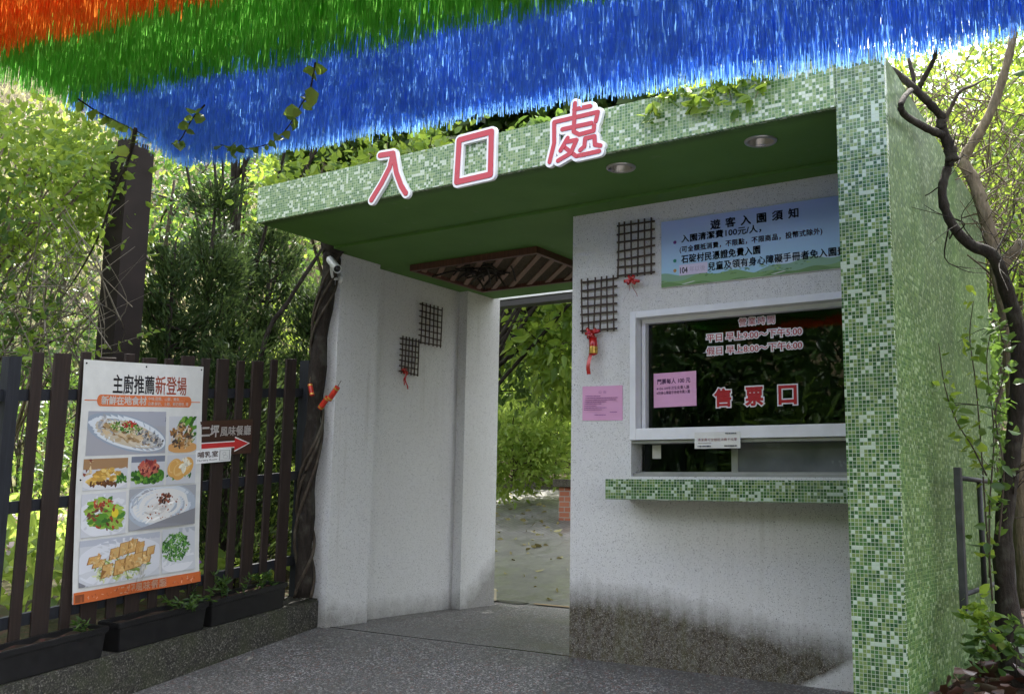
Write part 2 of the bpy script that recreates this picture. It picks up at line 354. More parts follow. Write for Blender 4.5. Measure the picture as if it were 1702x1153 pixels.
# ------------------------------------------------------------------ mesh helpers
class MB:
    def __init__(s): s.v = []; s.f = []; s.c = []
    def quadbox(s, lo, hi):
        x0, y0, z0 = lo; x1, y1, z1 = hi; b = len(s.v)
        s.v += [(x0, y0, z0), (x1, y0, z0), (x1, y1, z0), (x0, y1, z0), (x0, y0, z1), (x1, y0, z1), (x1, y1, z1), (x0, y1, z1)]
        s.f += [tuple(b+i for i in q) for q in ((3, 2, 1, 0), (4, 5, 6, 7), (0, 1, 5, 4), (1, 2, 6, 5), (2, 3, 7, 6), (3, 0, 4, 7))]
    def box(s, lo, hi, bev=0.0):
        if bev <= 0: s.quadbox(lo, hi); return s
        bm = bmesh.new(); bmesh.ops.create_cube(bm, size=1)
        for v in bm.verts: v.co = Vector([(a+b)/2+(b-a)*c for a, b, c in zip(lo, hi, v.co)])
        bmesh.ops.bevel(bm, geom=bm.edges[:], offset=bev, segments=2, affect='EDGES', profile=.6)
        s.addbm(bm); return s
    def addbm(s, bm, mat=None):
        b = len(s.v); bm.verts.index_update()
        s.v += [tuple(mat @ v.co) if mat else tuple(v.co) for v in bm.verts]
        s.f += [tuple(b+v.index for v in f.verts) for f in bm.faces]; bm.free()
    def hexa(s, p):
        """8 corners: bottom 0-3, top 4-7"""
        b = len(s.v); s.v += [tuple(q) for q in p]
        s.f += [tuple(b+i for i in q) for q in ((3, 2, 1, 0), (4, 5, 6, 7), (0, 1, 5, 4), (1, 2, 6, 5), (2, 3, 7, 6), (3, 0, 4, 7))]; return s
    def poly(s, pts):
        b = len(s.v); s.v += [tuple(p) for p in pts]; s.f.append(tuple(range(b, b+len(pts)))); return s
    def tube(s, pts, rad, n=8, cap=True):
        pts = [Vector(p) for p in pts]
        if not hasattr(rad, '__len__'): rad = [rad]*len(pts)
        b = len(s.v); up = Vector((0.31, .2, .93))
        for i, p in enumerate(pts):
            d = (pts[min(i+1, len(pts)-1)]-pts[max(i-1, 0)])
            if d.length < 1e-9: d = Vector((0, 0, 1))
            d.normalize(); a = d.cross(up)
            if a.length < .05: a = d.cross(Vector((1, 0, 0)))
            a.normalize(); c = d.cross(a)
            for k in range(n):
                t = 2*math.pi*k/n; s.v.append(tuple(p+(a*math.cos(t)+c*math.sin(t))*rad[i]))
        for i in range(len(pts)-1):
            for k in range(n):
                k2 = (k+1) % n; s.f.append((b+i*n+k, b+i*n+k2, b+(i+1)*n+k2, b+(i+1)*n+k))
        if cap:
            s.f.append(tuple(b+k for k in reversed(range(n)))); e = b+(len(pts)-1)*n; s.f.append(tuple(e+k for k in range(n)))
        return s
    def lathe(s, prof, org, axis=(0, 0, 1), n=24):
        ax = Vector(axis).normalized(); a = ax.orthogonal().normalized(); c = ax.cross(a); o = Vector(org); b = len(s.v)
        for r, h in prof:
            for k in range(n):
                t = 2*math.pi*k/n; s.v.append(tuple(o+ax*h+(a*math.cos(t)+c*math.sin(t))*r))
        for i in range(len(prof)-1):
            for k in range(n):
                k2 = (k+1) % n; s.f.append((b+i*n+k, b+i*n+k2, b+(i+1)*n+k2, b+(i+1)*n+k))
        return s
    def build(s, name, mat, parent=None, smooth=False, uv=True):
        me = bpy.data.meshes.new(name); me.from_pydata(s.v, [], s.f); me.validate(); me.update()
        if uv: boxuv(me)
        me.materials.append(MT[mat] if isinstance(mat, str) else mat)
        if smooth:
            me.polygons.foreach_set('use_smooth', [True]*len(me.polygons))
        return link(name, me, parent)
def fix(mb):   # outward normals
    bm = bmesh.new(); vs = [bm.verts.new(v) for v in mb.v]
    for f in mb.f: bm.faces.new([vs[i] for i in f])
    bmesh.ops.recalc_face_normals(bm, faces=bm.faces[:]); r = MB(); r.addbm(bm); return r
def link(name, me, parent=None):
    o = bpy.data.objects.new(name, me); COL.objects.link(o)
    if parent is not None:
        o.parent = parent
        o.matrix_parent_inverse = parent_inv(parent)
    return o
def parent_inv(p):
    m = p.matrix_basis.copy(); q = p
    while q.parent is not None:
        m = q.parent.matrix_basis @ q.matrix_parent_inverse @ m; q = q.parent
    return m.inverted()
def boxuv(me):
    n = len(me.loops)
    if n == 0: return
    vi = np.empty(n, 'i'); me.loops.foreach_get('vertex_index', vi)
    co = np.empty(len(me.vertices)*3, 'f'); me.vertices.foreach_get('co', co); co = co.reshape(-1, 3)
    nr = np.empty(len(me.polygons)*3, 'f'); me.polygons.foreach_get('normal', nr); nr = np.abs(nr.reshape(-1, 3))
    tot = np.empty(len(me.polygons), 'i'); me.polygons.foreach_get('loop_total', tot)
    ax = np.repeat(np.argmax(nr, 1), tot); p = co[vi]
    uvs = np.where((ax == 0)[:, None], p[:, [1, 2]], np.where((ax == 1)[:, None], p[:, [0, 2]], p[:, [0, 1]]))
    me.uv_layers.new(name='UVMap'); me.uv_layers[0].data.foreach_set('uv', uvs.astype('f').ravel())
def tag(o, label=None, cat=None, group=None, kind=None):
    for k, v in (('label', label), ('category', cat), ('group', group), ('kind', kind)):
        if v: o[k] = v
    return o
def empty(name, loc, label=None, cat=None, group=None):
    o = bpy.data.objects.new(name, None); COL.objects.link(o); o.location = tuple(float(x) for x in loc); o.empty_display_size = .1
    bpy_loc = o.matrix_basis  # noqa
    return tag(o, label, cat, group)
def copy_tree(o, parent=None):
    c = o.copy(); COL.objects.link(c)
    if parent is not None: c.parent = parent
    for ch in list(o.children): copy_tree(ch, c)
    return c

# text: glyph outlines as meshes; 'fat' dilates the strokes, result lies in local xy with thickness th
def glyphs(body, size=1.0, fat=0.0, th=.002, spacing=1.0, align='LEFT'):
    c = bpy.data.curves.new('lettering', 'FONT'); c.body = body; c.size = size; c.space_character = spacing
    c.align_x = align; c.resolution_u = 3
    if fat: c.bevel_depth = fat; c.bevel_resolution = 1
    o = bpy.data.objects.new('lettering', c); COL.objects.link(o)
    dg = bpy.context.evaluated_depsgraph_get(); dg.update()
    me = bpy.data.meshes.new_from_object(o.evaluated_get(dg))
    v = np.empty(len(me.vertices)*3, 'f'); me.vertices.foreach_get('co', v); v = v.reshape(-1, 3).astype(float)
    if len(v) == 0: raise ValueError(body)
    f = [tuple(p.vertices) for p in me.polygons]
    bpy.data.objects.remove(o); bpy.data.curves.remove(c); bpy.data.meshes.remove(me)
    z = v[:, 2]; zr = max(1e-9, z.max()-z.min())
    v[:, 2] = (z-z.min())/zr*th if zr > 1e-6 else th
    return v, f
def fit_text(body, x0, x1, z0, z1, fat=0.0, th=.002, spacing=1.0):
    """glyph verts scaled to fill the box x0..x1, z0..z1 (before the strokes are fattened)"""
    v, f = glyphs(body, 1.0, 0, 0, spacing)
    lo, hi = v.min(0), v.max(0); sx = (x1-x0)/(hi[0]-lo[0]); sz = (z1-z0)/(hi[1]-lo[1])
    if fat: v, f = glyphs(body, 1.0, fat/((sx+sz)/2), 1.0, spacing)
    out = np.stack([x0+(v[:, 0]-lo[0])*sx, z0+(v[:, 1]-lo[1])*sz, v[:, 2]*th if fat else np.full(len(v), th)], 1)
    return out, f
def text_front(mb, body, x0, x1, z0, z1, y, fat=0.0, th=.002, spacing=1.0, slope=0.0):
    """text on a wall facing -Y, its back at depth y"""
    v, f = fit_text(body, x0, x1, z0, z1, fat, th, spacing); b = len(mb.v)
    mb.v += [(p[0], y-p[2], p[1]+slope*(p[0]-x0)) for p in v]; mb.f += [tuple(b+i for i in q) for q in f]

# leaves ------------------------------------------------------------
def leaf_arrays(cent, dirs, size, rng, aspect=.45, fold=.25, jitter=.7, shape=6):
    n = len(cent); cent = np.asarray(cent, float)
    d = np.asarray(dirs, float)+rng.normal(0, jitter, (n, 3)); d /= np.linalg.norm(d, axis=1)[:, None]+1e-9
    a = np.cross(d, rng.normal(0, 1, (n, 3))); a /= np.linalg.norm(a, axis=1)[:, None]+1e-9
    nn = np.cross(d, a); L = (size*rng.uniform(.45, 1.45, n))[:, None]; w = L*aspect*.5
    if shape == 4:
        P = [cent, cent+d*L*.45+a*w+nn*w*fold, cent+d*L, cent+d*L*.45-a*w+nn*w*fold]
        F = np.array([[0, 1, 2, 3]])
    else:
        dr = nn*L*.12
        P = [cent, cent+d*L*.3+a*w+nn*w*fold, cent+d*L*.7+a*w*.75+nn*w*fold-dr, cent+d*L-dr*2, cent+d*L*.7-a*w*.75+nn*w*fold-dr, cent+d*L*.3-a*w+nn*w*fold]
        F = np.array([[0, 1, 2, 3], [0, 3, 4, 5]])
    k = len(P); V = np.stack(P, 1).reshape(-1, 3)
    idx = (np.arange(n)*k)[:, None, None]+F[None]
    return V, idx.reshape(-1, 4)
def leaves_obj(name, parts, mat, parent=None):
    V = []; Fs = []; o = 0
    for v, f in parts: V.append(v); Fs.append(f+o); o += len(v)
    V = np.concatenate(V); F = np.concatenate(Fs)
    me = bpy.data.meshes.new(name); me.vertices.add(len(V)); me.vertices.foreach_set('co', V.astype('f').ravel())
    me.loops.add(F.size); me.loops.foreach_set('vertex_index', F.astype('i').ravel())
    me.polygons.add(len(F)); me.polygons.foreach_set('loop_start', np.arange(0, F.size, 4, dtype='i'))
    me.update(calc_edges=True); me.validate()
    me.materials.append(MT[mat] if isinstance(mat, str) else mat)
    return link(name, me, parent)
def clump_points(rng, c, rad, nclump, nleaf, sig, shell=.35):
    """leaf positions in clumps spread through an ellipsoid"""
    u = rng.normal(0, 1, (nclump, 3)); u /= np.linalg.norm(u, axis=1)[:, None]
    r = rng.uniform(shell, 1, nclump)**.6
    cc = np.asarray(c)+u*r[:, None]*np.asarray(rad)
    k = rng.integers(0, nclump, nleaf); p = cc[k]+rng.normal(0, 1, (nleaf, 3))*sig
    out = (p-np.asarray(c))/np.asarray(rad); out[:, 2] += .1
    return p, out, cc
def bez(pts, n=8):
    """smooth polyline through points"""
    P = [np.asarray(p, float) for p in pts]; P = [2*P[0]-P[1]]+P+[2*P[-1]-P[-2]]; out = []
    for i in range(1, len(P)-2):
        for t in np.linspace(0, 1, n, endpoint=False):
            a, b, c, d = P[i-1:i+3]
            out.append(.5*((2*b)+(-a+c)*t+(2*a-5*b+4*c-d)*t*t+(-a+3*b-3*c+d)*t**3))
    out.append(P[-2]); return out
def tree(name, base, crowns, leafmat_, label, cat='tree', group=None, seed=1, leaf=.08, aspect=.5, nleaf=3000, nclump=60, sig=.14, trunk_r=.07, barkm='bark_brown', droop=0.0, limbs=7, shape=6, jitter=.7):
    rng = np.random.default_rng(seed); root = empty(name, base, label, cat, group); base = np.asarray(base, float)
    parts = []; tb = MB(); c0 = np.mean([np.asarray(c) for c, _ in crowns], 0)
    mid = base*.45+c0*.55+rng.normal(0, .08, 3)
    tp = bez([base, base*.75+mid*.25+rng.normal(0, .04, 3), mid, c0], 5)
    tb.tube(tp, list(np.linspace(trunk_r, trunk_r*.3, len(tp))), 8)
    tot = sum(np.prod(r) for _, r in crowns)
    for c, r in crowns:
        k = max(.08, np.prod(r)/tot); nl = int(nleaf*k); nc = max(5, int(nclump*k))
        p, out, cc = clump_points(rng, c, r, nc, nl, sig)
        dr = out*.8; dr[:, 2] -= droop
        parts.append(leaf_arrays(p, dr, leaf, rng, aspect, .25, jitter, shape))
        for q in cc[rng.permutation(len(cc))[:limbs]]:
            s = tp[int(len(tp)*rng.uniform(.4, .95))]; m = (s+q)/2+rng.normal(0, .12, 3)
            l = bez([s, m, q], 4); tb.tube(l, list(np.linspace(trunk_r*.35, .006, len(l))), 5)
    tb.build('trunk', barkm, root, True, uv=False)
    leaves_obj('crown', parts, leafmat_, root)
    return root

# ================================================================== GROUND
def sheet(name, grid, mat, kind='structure'):
    """grid: 2-D list of points"""
    mb = MB(); r, c = len(grid), len(grid[0])
    for row in grid: mb.v += [tuple(p) for p in row]
    for i in range(r-1):
        for j in range(c-1): mb.f.append((i*c+j, i*c+j+1, (i+1)*c+j+1, (i+1)*c+j))
    o = mb.build(name, mat, None, True); tag(o, None, None, None, kind); return o
def gz(y): return .135*(y-5.6) if y < 5.6 else 0.0
ys = [-60, -30, -12, -6, -2, 0, 1, 2, 3, 4, 5, 5.6, 5.64, 6, 7, 8.02]
sheet('driveway', [[(x, y, max(gz(y), -1.6)) for x in (-5.62, -4, -2, -1.2, 0, 3, 8, 30)] for y in ys], 'aggregate')
def pz(y): return -.006+.176*max(0, y-8.1) if y < 15 else 1.208+.05*(y-15)
sheet('rear_path', [[(x, y, pz(y)) for x in (-10.8, -9.5, -8, -7, -5, -3, -1.2)] for y in (7.9, 8.1, 9, 10, 11, 12, 13, 14, 15, 15.3)], 'rearpath')
# garden ground and hillside: one terrain to the horizon on the left and behind
def hz(x, y):
    g = .2+.104*(y-5.55)
    a = max(0, -x-11)*.30+max(0, -x-17)*.35+max(0, -x-40)*-.4
    b = max(0, y-15.6)*.42+max(0, y-45)*-.2
    n = .25*math.sin(x*.9+y*.4)+.2*math.sin(y*1.1-x*.5)
    return g+a+b+n*(.3 if (a+b) < .5 else 1.0)
def hz2(x, y):
    h = hz(x, y)
    if x > -7 and 7.9 < y < 15.4 and x < -1: h = min(h, pz(y)-.05)
    return h
gx = [-160, -110, -80, -60, -45, -36, -30, -26, -22, -19, -16.6, -14.5, -12.5, -11, -9.8, -8.6, -7.6, -6.7, -5.86]
gy = [-60, -30, -15, -8, -4, -1, 1, 2.4, 3.6, 4.8, 6, 7, 7.8]
sheet('garden_ground', [[(x, y, hz2(x, y)) for x in gx] for y in gy], 'gsoil')
sheet('garden_ground', [[(x, y, hz(x, y)) for x in gx[:13]+[-11.6, -10.79]] for y in (7.8, 9, 11, 13, 15.35)], 'gsoil')
hx = [-160, -110, -80, -55, -40, -30, -24, -20, -17, -14, -11, -9, -7, -5, -3, -1, 2, 6, 12, 25, 60]
hyy = [15.3, 16, 17, 18.5, 20, 23, 26, 30, 36, 45, 60, 90, 160]
sheet('hillside', [[(x, y, hz(x, y) if y > 15.5 else max(1.18, min(hz(x, y), 1.4))) for x in hx] for y in hyy], 'hill')
sheet('planting_bed', [[(x, y, .12+.02*math.sin(x*5+y*4)+(.10*max(0, y-6.5))+.04*max(0, x)) for x in (-1.25, -1.1, -.9, -.6, -.2, .5, 2, 5, 12, 30)] for y in (4.75, 5, 5.5, 6, 6.6, 7.3, 8, 9.5, 12, 15.4)], 'soil')
sheet('planting_bed', [[(x, 4.75, z) for x in (-1.09, 0, 4, 12, 30)] for z in (-.2, .13)], 'kerb')
# construction joint across the mouth of the gate
jo = MB(); jo.quadbox((-5.50, 5.655, -.004), (-3.40, 5.664, .0035)); tag(jo.build('pavement_joint', 'black'), None, None, None, 'structure')
kb = MB(); kb.box((-10.7, 14.55, .9), (-5.0, 14.75, 1.30), .015)
tag(kb.build('path_kerb', 'kerb'), 'dark low stone kerb at the foot of the shrubs beyond the doorway', 'kerb')

# ================================================================== THE GATE BUILDING
YB, YF, ZS = 5.632, 4.66, 2.885
XL, XR, XP = -5.42, -1.105, -1.335
gate = empty('ticket_booth', (-3.2, 5.6, 0), 'green mosaic entrance gate with white ticket booth, flat roof and tiled pillar', 'building')
def P(name, mb, mat, parent=None, smooth=False): return mb.build(name, mat, parent or gate, smooth)
# fascia beam, pillar, side wall
m = MB(); m.box((XL, YF, ZS-.004), (XP, YF+.03, 3.14), .003); P('roof_fascia', m, 'mosaic_glare')
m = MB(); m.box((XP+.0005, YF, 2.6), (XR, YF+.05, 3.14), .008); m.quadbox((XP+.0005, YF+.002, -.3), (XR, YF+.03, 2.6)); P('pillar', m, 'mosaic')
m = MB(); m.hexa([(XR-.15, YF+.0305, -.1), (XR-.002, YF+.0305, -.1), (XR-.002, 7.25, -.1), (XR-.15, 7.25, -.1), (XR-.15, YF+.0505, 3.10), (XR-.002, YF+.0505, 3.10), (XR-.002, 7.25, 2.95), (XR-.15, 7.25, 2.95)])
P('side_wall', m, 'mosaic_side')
# booth front wall with the window opening
wx0, wx1, wz0, wz1 = -2.945, -1.30, 1.135, 2.172
T = .15; m = MB()
m.quadbox((-3.384, YB, -.05), (wx0, YB+T, ZS+.02)); m.quadbox((wx0, YB, -.05), (wx1, YB+T, wz0)); m.quadbox((wx0, YB, wz1), (wx1, YB+T, ZS+.02)); m.quadbox((wx1, YB, -.05), (XR-.151, YB+T, ZS+.02))
P('front_wall', m, 'pebble_booth')
m = MB(); m.quadbox((-3.382, YB+T+.001, -.05), (-3.25, 7.8, ZS+.02)); P('passage_wall', m, 'pebble')
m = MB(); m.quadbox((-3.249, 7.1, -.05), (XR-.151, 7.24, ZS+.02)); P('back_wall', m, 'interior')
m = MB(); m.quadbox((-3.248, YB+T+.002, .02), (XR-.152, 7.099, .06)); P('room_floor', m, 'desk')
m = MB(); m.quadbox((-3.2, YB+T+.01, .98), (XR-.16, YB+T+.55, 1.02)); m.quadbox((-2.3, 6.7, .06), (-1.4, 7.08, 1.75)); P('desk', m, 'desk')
# left wall: end pier, recessed panel, inner pier
m = MB(); m.quadbox((-5.68, 5.60, -.2), (-5.495, 6.06, ZS+.02)); m.quadbox((-5.68, 6.0601, -.2), (-5.60, 7.28, ZS+.02)); m.quadbox((-5.68, 7.2801, -.2), (-5.505, 7.80, ZS+.02))
P('passage_wall', m, 'pebble_left')
# soffit sheet with round holes for the two lamps, roof slab above
def holed_sheet(x0, x1, y0, y1, holes, z):
    c = bpy.data.curves.new('soffit', 'CURVE'); c.dimensions = '2D'; c.fill_mode = 'BOTH'
    sp = c.splines.new('POLY'); sp.points.add(3); sp.use_cyclic_u = True
    for q, (a, b) in zip(sp.points, ((x0, y0), (x1, y0), (x1, y1), (x0, y1))): q.co = (a, b, 0, 1)
    for hx_, hy_, r in holes:
        sp = c.splines.new('POLY'); sp.points.add(31); sp.use_cyclic_u = True
        for i, q in enumerate(sp.points): q.co = (hx_+r*math.cos(-i*math.pi/16), hy_+r*math.sin(-i*math.pi/16), 0, 1)
    o = bpy.data.objects.new('soffit', c); COL.objects.link(o); dg = bpy.context.evaluated_depsgraph_get(); dg.update()
    me = bpy.data.meshes.new_from_object(o.evaluated_get(dg)); bpy.data.objects.remove(o)
    mb = MB(); mb.v = [(v.co.x, v.co.y, z) for v in me.vertices]; mb.f = [tuple(p.vertices) for p in me.polygons]; bpy.data.meshes.remove(me)
    return mb
LAMPS = [(-2.645, 4.93), (-1.81, 4.93)]
P('soffit', holed_sheet(XL, XR-.16, YF+.031, 5.60, [(a, b, .066) for a, b in LAMPS], ZS), 'soffit')
m = MB(); m.quadbox((-5.66, 5.602, ZS-.014), (XR-.16, 7.70, ZS+.10)); m.quadbox((XL, 5.44, ZS-.02), (XR-.16, 5.6019, ZS-.001)); P('soffit', m, 'soffit')
m = MB(); m.quadbox((XL+.002, YF+.032, ZS+.115), (XR-.15, 7.70, ZS+.17)); m.quadbox((-5.655, 5.605, ZS+.101), (XL+.002, 7.70, ZS+.17)); m.quadbox((XL+.003, YF+.033, ZS+.002), (XL+.05, 5.60, ZS+.115)); P('roof', m, 'kerb')
for a, b in LAMPS:
    l = MB(); l.lathe([(.066, .03), (.066, -.001), (.070, -.010), (.082, -.010), (.086, -.003), (.086, .0)], (a, b, ZS), n=32)
    t = P('downlight', l, 'lamp_metal', None, True)
    l = MB(); l.lathe([(.065, .004), (.050, .05), (.030, .085), (0.001, .09)], (a, b, ZS), n=32); l.build('reflector', 'lamp_metal', t, True)
    l = MB(); l.lathe([(.0001, .028), (.012, .03), (.022, .045), (.018, .075)], (a, b, ZS), n=20); l.build('bulb', 'paper', t, True)
# counter
m = MB(); m.box((-2.962, 5.33, .992), (XP+.03, YB-.001, 1.112), .003); P('counter', m, 'mosaic')
# window
fr = MB()
def frame(mb, x0, x1, z0, z1, w, y0, y1, b=.003):
    mb.box((x0, y0, z0), (x0+w, y1, z1), b); mb.box((x1-w, y0, z0), (x1, y1, z1), b)
    mb.box((x0+w, y0+.001, z1-w), (x1-w, y1, z1), b); mb.box((x0+w, y0+.001, z0), (x1-w, y1, z0+w), b)
m = MB(); fx0, fx1 = wx0-.004, wx1
m.box((fx0, 5.618, 1.36), (fx0+.042, 5.72, 2.176), .003); m.box((fx0+.042, 5.619, 2.134), (fx1, 5.72, 2.176), .003); m.box((fx0+.042, 5.619, 1.36), (fx1, 5.72, 1.432), .004)
m.quadbox((fx0+.05, 5.69, 1.432), (fx0+.075, 5.74, 2.133)); m.quadbox((fx0+.05, 5.691, 2.105), (fx1, 5.74, 2.133))
win = P('window', m, 'white_frame')
g = MB(); g.quadbox((fx0+.042, 5.735, 1.43), (fx1, 5.741, 2.134)); g.build('pane', 'glass', win)
g = MB(); g.box((fx0, 5.640, 1.338), (fx1, 5.72, 1.358), .002); g.box((fx0+.004, 5.655, 1.135), (fx1, 5.78, 1.155), .002); g.quadbox((fx0+.004, 5.70, 1.156), (fx1, 5.705, 1.166)); g.build('sill_track', 'alu', win)
g = MB(); g.quadbox((fx0+.03, 5.762, 1.156), (-2.30, 5.767, 1.45)); g.build('pane', 'glass', win)
g = MB(); g.quadbox((-2.29, 5.755, 1.156), (fx1, 5.760, 1.45)); g.build('grey_reflection_pane', plain('painted grey reflection', (.13, .135, .15), .25, .6, 0, .55, 2.4), win)  # grey of the reflected ground is painted into this pane's colour
g = MB(); g.quadbox((-2.33, 5.749, 1.157), (-2.29, 5.772, 1.44)); g.quadbox((-2.52, 5.80, 1.10), (-2.44, 5.81, 1.345)); g.build('mullion', 'alu', win)
def vinyl(body, x0, x1, z0, z1, fat, fatw, sp=1.0):
    b = MB(); text_front(b, body, x0, x1, z0, z1, 5.7345, fatw, .0012, sp); b.build('lettering', 'vinyl_white', win)
    b = MB(); text_front(b, body, x0, x1, z0, z1, 5.7328, fat, .0012, sp); b.build('lettering', 'vinyl_red', win)
vinyl('營業時間', -2.262, -2.040, 2.046, 2.093, 0, .0055, 1.35)
vinyl('平日 早上9:00～下午5:00', -2.474, -1.878, 1.964, 2.012, .0004, .0074)
vinyl('假日 早上8:00～下午6:00', -2.474, -1.878, 1.882, 1.930, .0004, .0074)
for ch, x in (('售', -2.433), ('票', -2.233), ('口', -2.030)): vinyl(ch, x+.008, x+.110, 1.562, 1.668, .0042, .0115)

# ------------------------------------------------------------------ sign characters on the fascia
def stroke(mb, pts, r, y0, y1, k):
    """rounded stroke lying on the fascia: a disc at each bend, a bar along each leg"""
    P2 = [on(430+x/2.837, 150+y/2.837, 1, 4.632) for x, y in pts]; P2 = [(p[0], p[2]) for p in P2]
    for i, (x, z) in enumerate(P2):
        e = y0-.00006*(k[0] % 40); k[0] += 1
        mb.lathe([(.0001, y1), (r, y1), (r, e), (r*.9, e-.0008), (.0001, e-.0008)], (x, 0, z), (0, 1, 0), 18)
        if i:
            x2, z2 = P2[i-1]; dx, dz = x-x2, z-z2; L = math.hypot(dx, dz); nx, nz = -dz/L*r, dx/L*r; e = y0-.00006*(k[0] % 40)-.0008; k[0] += 1
            mb.hexa([(x2-nx, y1, z2-nz), (x-nx, y1, z-nz), (x+nx, y1, z+nz), (x2+nx, y1, z2+nz), (x2-nx, e, z2-nz), (x-nx, e, z-nz), (x+nx, e, z+nz), (x2+nx, e, z2+nz)])
def sign_char(strokes, label, r=.0178, rb=.033):
    c = on(430+strokes[0][0][0]/2.837, 150+strokes[0][0][1]/2.837, 1, 4.632); o = empty('sign_character', c, label, 'sign letter', 'entrance sign characters')
    b = MB(); k = [0]
    for st in strokes: stroke(b, st, rb, YF-.026, YF-.003, k)
    fix(b).build('backing', 'letter_white', o)
    b = MB(); k = [0]
    for st in strokes: stroke(b, st, r, YF-.031, YF-.0285, k)
    fix(b).build('face', 'letter_red', o)
sign_char([[(572, 308), (634, 298), (618, 365), (580, 440), (532, 518)], [(634, 298), (650, 390), (672, 450), (694, 486)]], 'red and white entrance sign character 入 with two splayed strokes')
sign_char([[(946, 236), (1098, 196), (1093, 398), (934, 434), (946, 236)]], 'red and white square entrance sign character 口 like a hollow box', .0182, .034)
sign_char([[(1492, 62), (1488, 122)], [(1488, 92), (1565, 76)], [(1394, 152), (1600, 104), (1590, 148)], [(1394, 152), (1394, 250), (1372, 340)], [(1432, 186), (1570, 156)], [(1490, 124), (1486, 196), (1512, 210), (1580, 192), (1583, 168)],
    [(1458, 226), (1424, 286)], [(1446, 246), (1500, 236), (1472, 298), (1412, 334)], [(1440, 268), (1498, 312), (1606, 288)], [(1540, 228), (1536, 266), (1516, 284)], [(1540, 228), (1584, 218), (1586, 258), (1612, 262)]], 'red and white many-stroked entrance sign character 處 half under blue streamers', .0125, .030)

# ------------------------------------------------------------------ printed sheets
class Print:
    """coloured polygons printed on a sheet; pos(u,v,layer) maps the sheet into the place"""
    def __init__(s, pos): s.pos = pos; s.v = []; s.f = []; s.c = []; s.k = 0; s.sc = 1.0
    def poly(s, pts, c, lift=True):
        if lift: s.k += 1
        b = len(s.v); s.v += [s.pos(u, v, s.k) for u, v in pts]; s.f.append(tuple(range(b, b+len(pts)))); s.c.append(c)
    def rect(s, u0, v0, u1, v1, c, n=1):
        s.k += 1; n = max(1, int((v1-v0)/.03)); q = max(1, int((u1-u0)/.05))
        for i in range(n):
            a, b = v0+(v1-v0)*i/n, v0+(v1-v0)*(i+1)/n
            for j in range(q):
                d, e = u0+(u1-u0)*j/q, u0+(u1-u0)*(j+1)/q; s.poly([(d, a), (e, a), (e, b), (d, b)], c, False)
    def ell(s, u, v, a, b, c, rot=0, n=28, clip=None):
        pts = []; a *= s.sc; b *= s.sc
        for i in range(n):
            t = 2*math.pi*i/n; x, y = a*math.cos(t), b*math.sin(t)
            p = (u+x*math.cos(rot)-y*math.sin(rot)*1.0, v+x*math.sin(rot)+y*math.cos(rot))
            if clip: p = (min(max(p[0], clip[0]), clip[2]), min(max(p[1], clip[1]), clip[3]))
            pts.append(p)
        s.k += 1; m = 1 if max(a, b) < .05 else 4; cu, cv = sum(p[0] for p in pts)/n, sum(p[1] for p in pts)/n
        if m == 1: s.poly(pts, c, False); return
        rg = [[(cu+(p[0]-cu)*(j+1)/m, cv+(p[1]-cv)*(j+1)/m) for p in pts] for j in range(m)]
        s.poly(rg[0], c, False)
        for j in range(m-1):
            for i in range(n): i2 = (i+1) % n; s.poly([rg[j][i], rg[j+1][i], rg[j+1][i2], rg[j][i2]], c, False)
    def shards(s, rng, u, v, a, b, n, size, cols, rot=0, asp=1.6, ratio=1.0, clip=None, strip=False):
        a *= s.sc; b *= s.sc; size *= s.sc**.5; n = int(n*s.sc)
        for i in range(n):
            if i % 12 == 0: s.k += 1
            t = rng.uniform(0, 2*math.pi); r = math.sqrt(rng.uniform(0, 1))
            x, y = a*r*math.cos(t), b*r*math.sin(t); cx, cy = u+x*math.cos(rot)-y*math.sin(rot), v+x*math.sin(rot)+y*math.cos(rot)
            L = size*rng.uniform(.6, 1.4); w = L/asp; th = rng.uniform(0, math.pi) if not strip else rot+rng.normal(0, .35)
            c = cols[int(rng.integers(len(cols)))]; f = rng.uniform(.75, 1.25); pts = []
            for q in range(7):
                ph = 2*math.pi*q/7; k = rng.uniform(.8, 1.1); px, py = L*.5*math.cos(ph)*k, w*.5*math.sin(ph)*k
                p = [cx+px*math.cos(th)-py*math.sin(th), cy+(px*math.sin(th)+py*math.cos(th))*ratio]
                if clip: p = [min(max(p[0], clip[0]), clip[2]), min(max(p[1], clip[1]), clip[3])]
                pts.append(tuple(p))
            s.poly(pts, tuple(min(1, x_*f) for x_ in c), False)
    def text(s, body, u0, u1, v0, v1, c, fat=0.0, asp=1.0, sp=1.0):
        """asp = sheet width / sheet height"""
        s.k += 1
        v, f = fit_text(body, 0, (u1-u0)*asp, 0, v1-v0, fat, 0.0, sp); b = len(s.v)
        s.v += [s.pos(u0+p[0]/asp, v0+p[1], s.k+p[2]*.2) for p in v]; s.f += [tuple(b+i for i in q) for q in f]; s.c += [c]*len(f)
    def build(s, name, parent):
        me = bpy.data.meshes.new(name); me.from_pydata(s.v, [], s.f)
        a = me.color_attributes.new('ink', 'FLOAT_COLOR', 'CORNER'); tot = np.array([len(f) for f in s.f])
        col = np.repeat(np.array([(*c, 1.0) for c in s.c]), tot, 0); a.data.foreach_set('color', col.astype('f').ravel())
        me.materials.append(MT['ink']); return link(name, me, parent)
rng = np.random.default_rng(5)
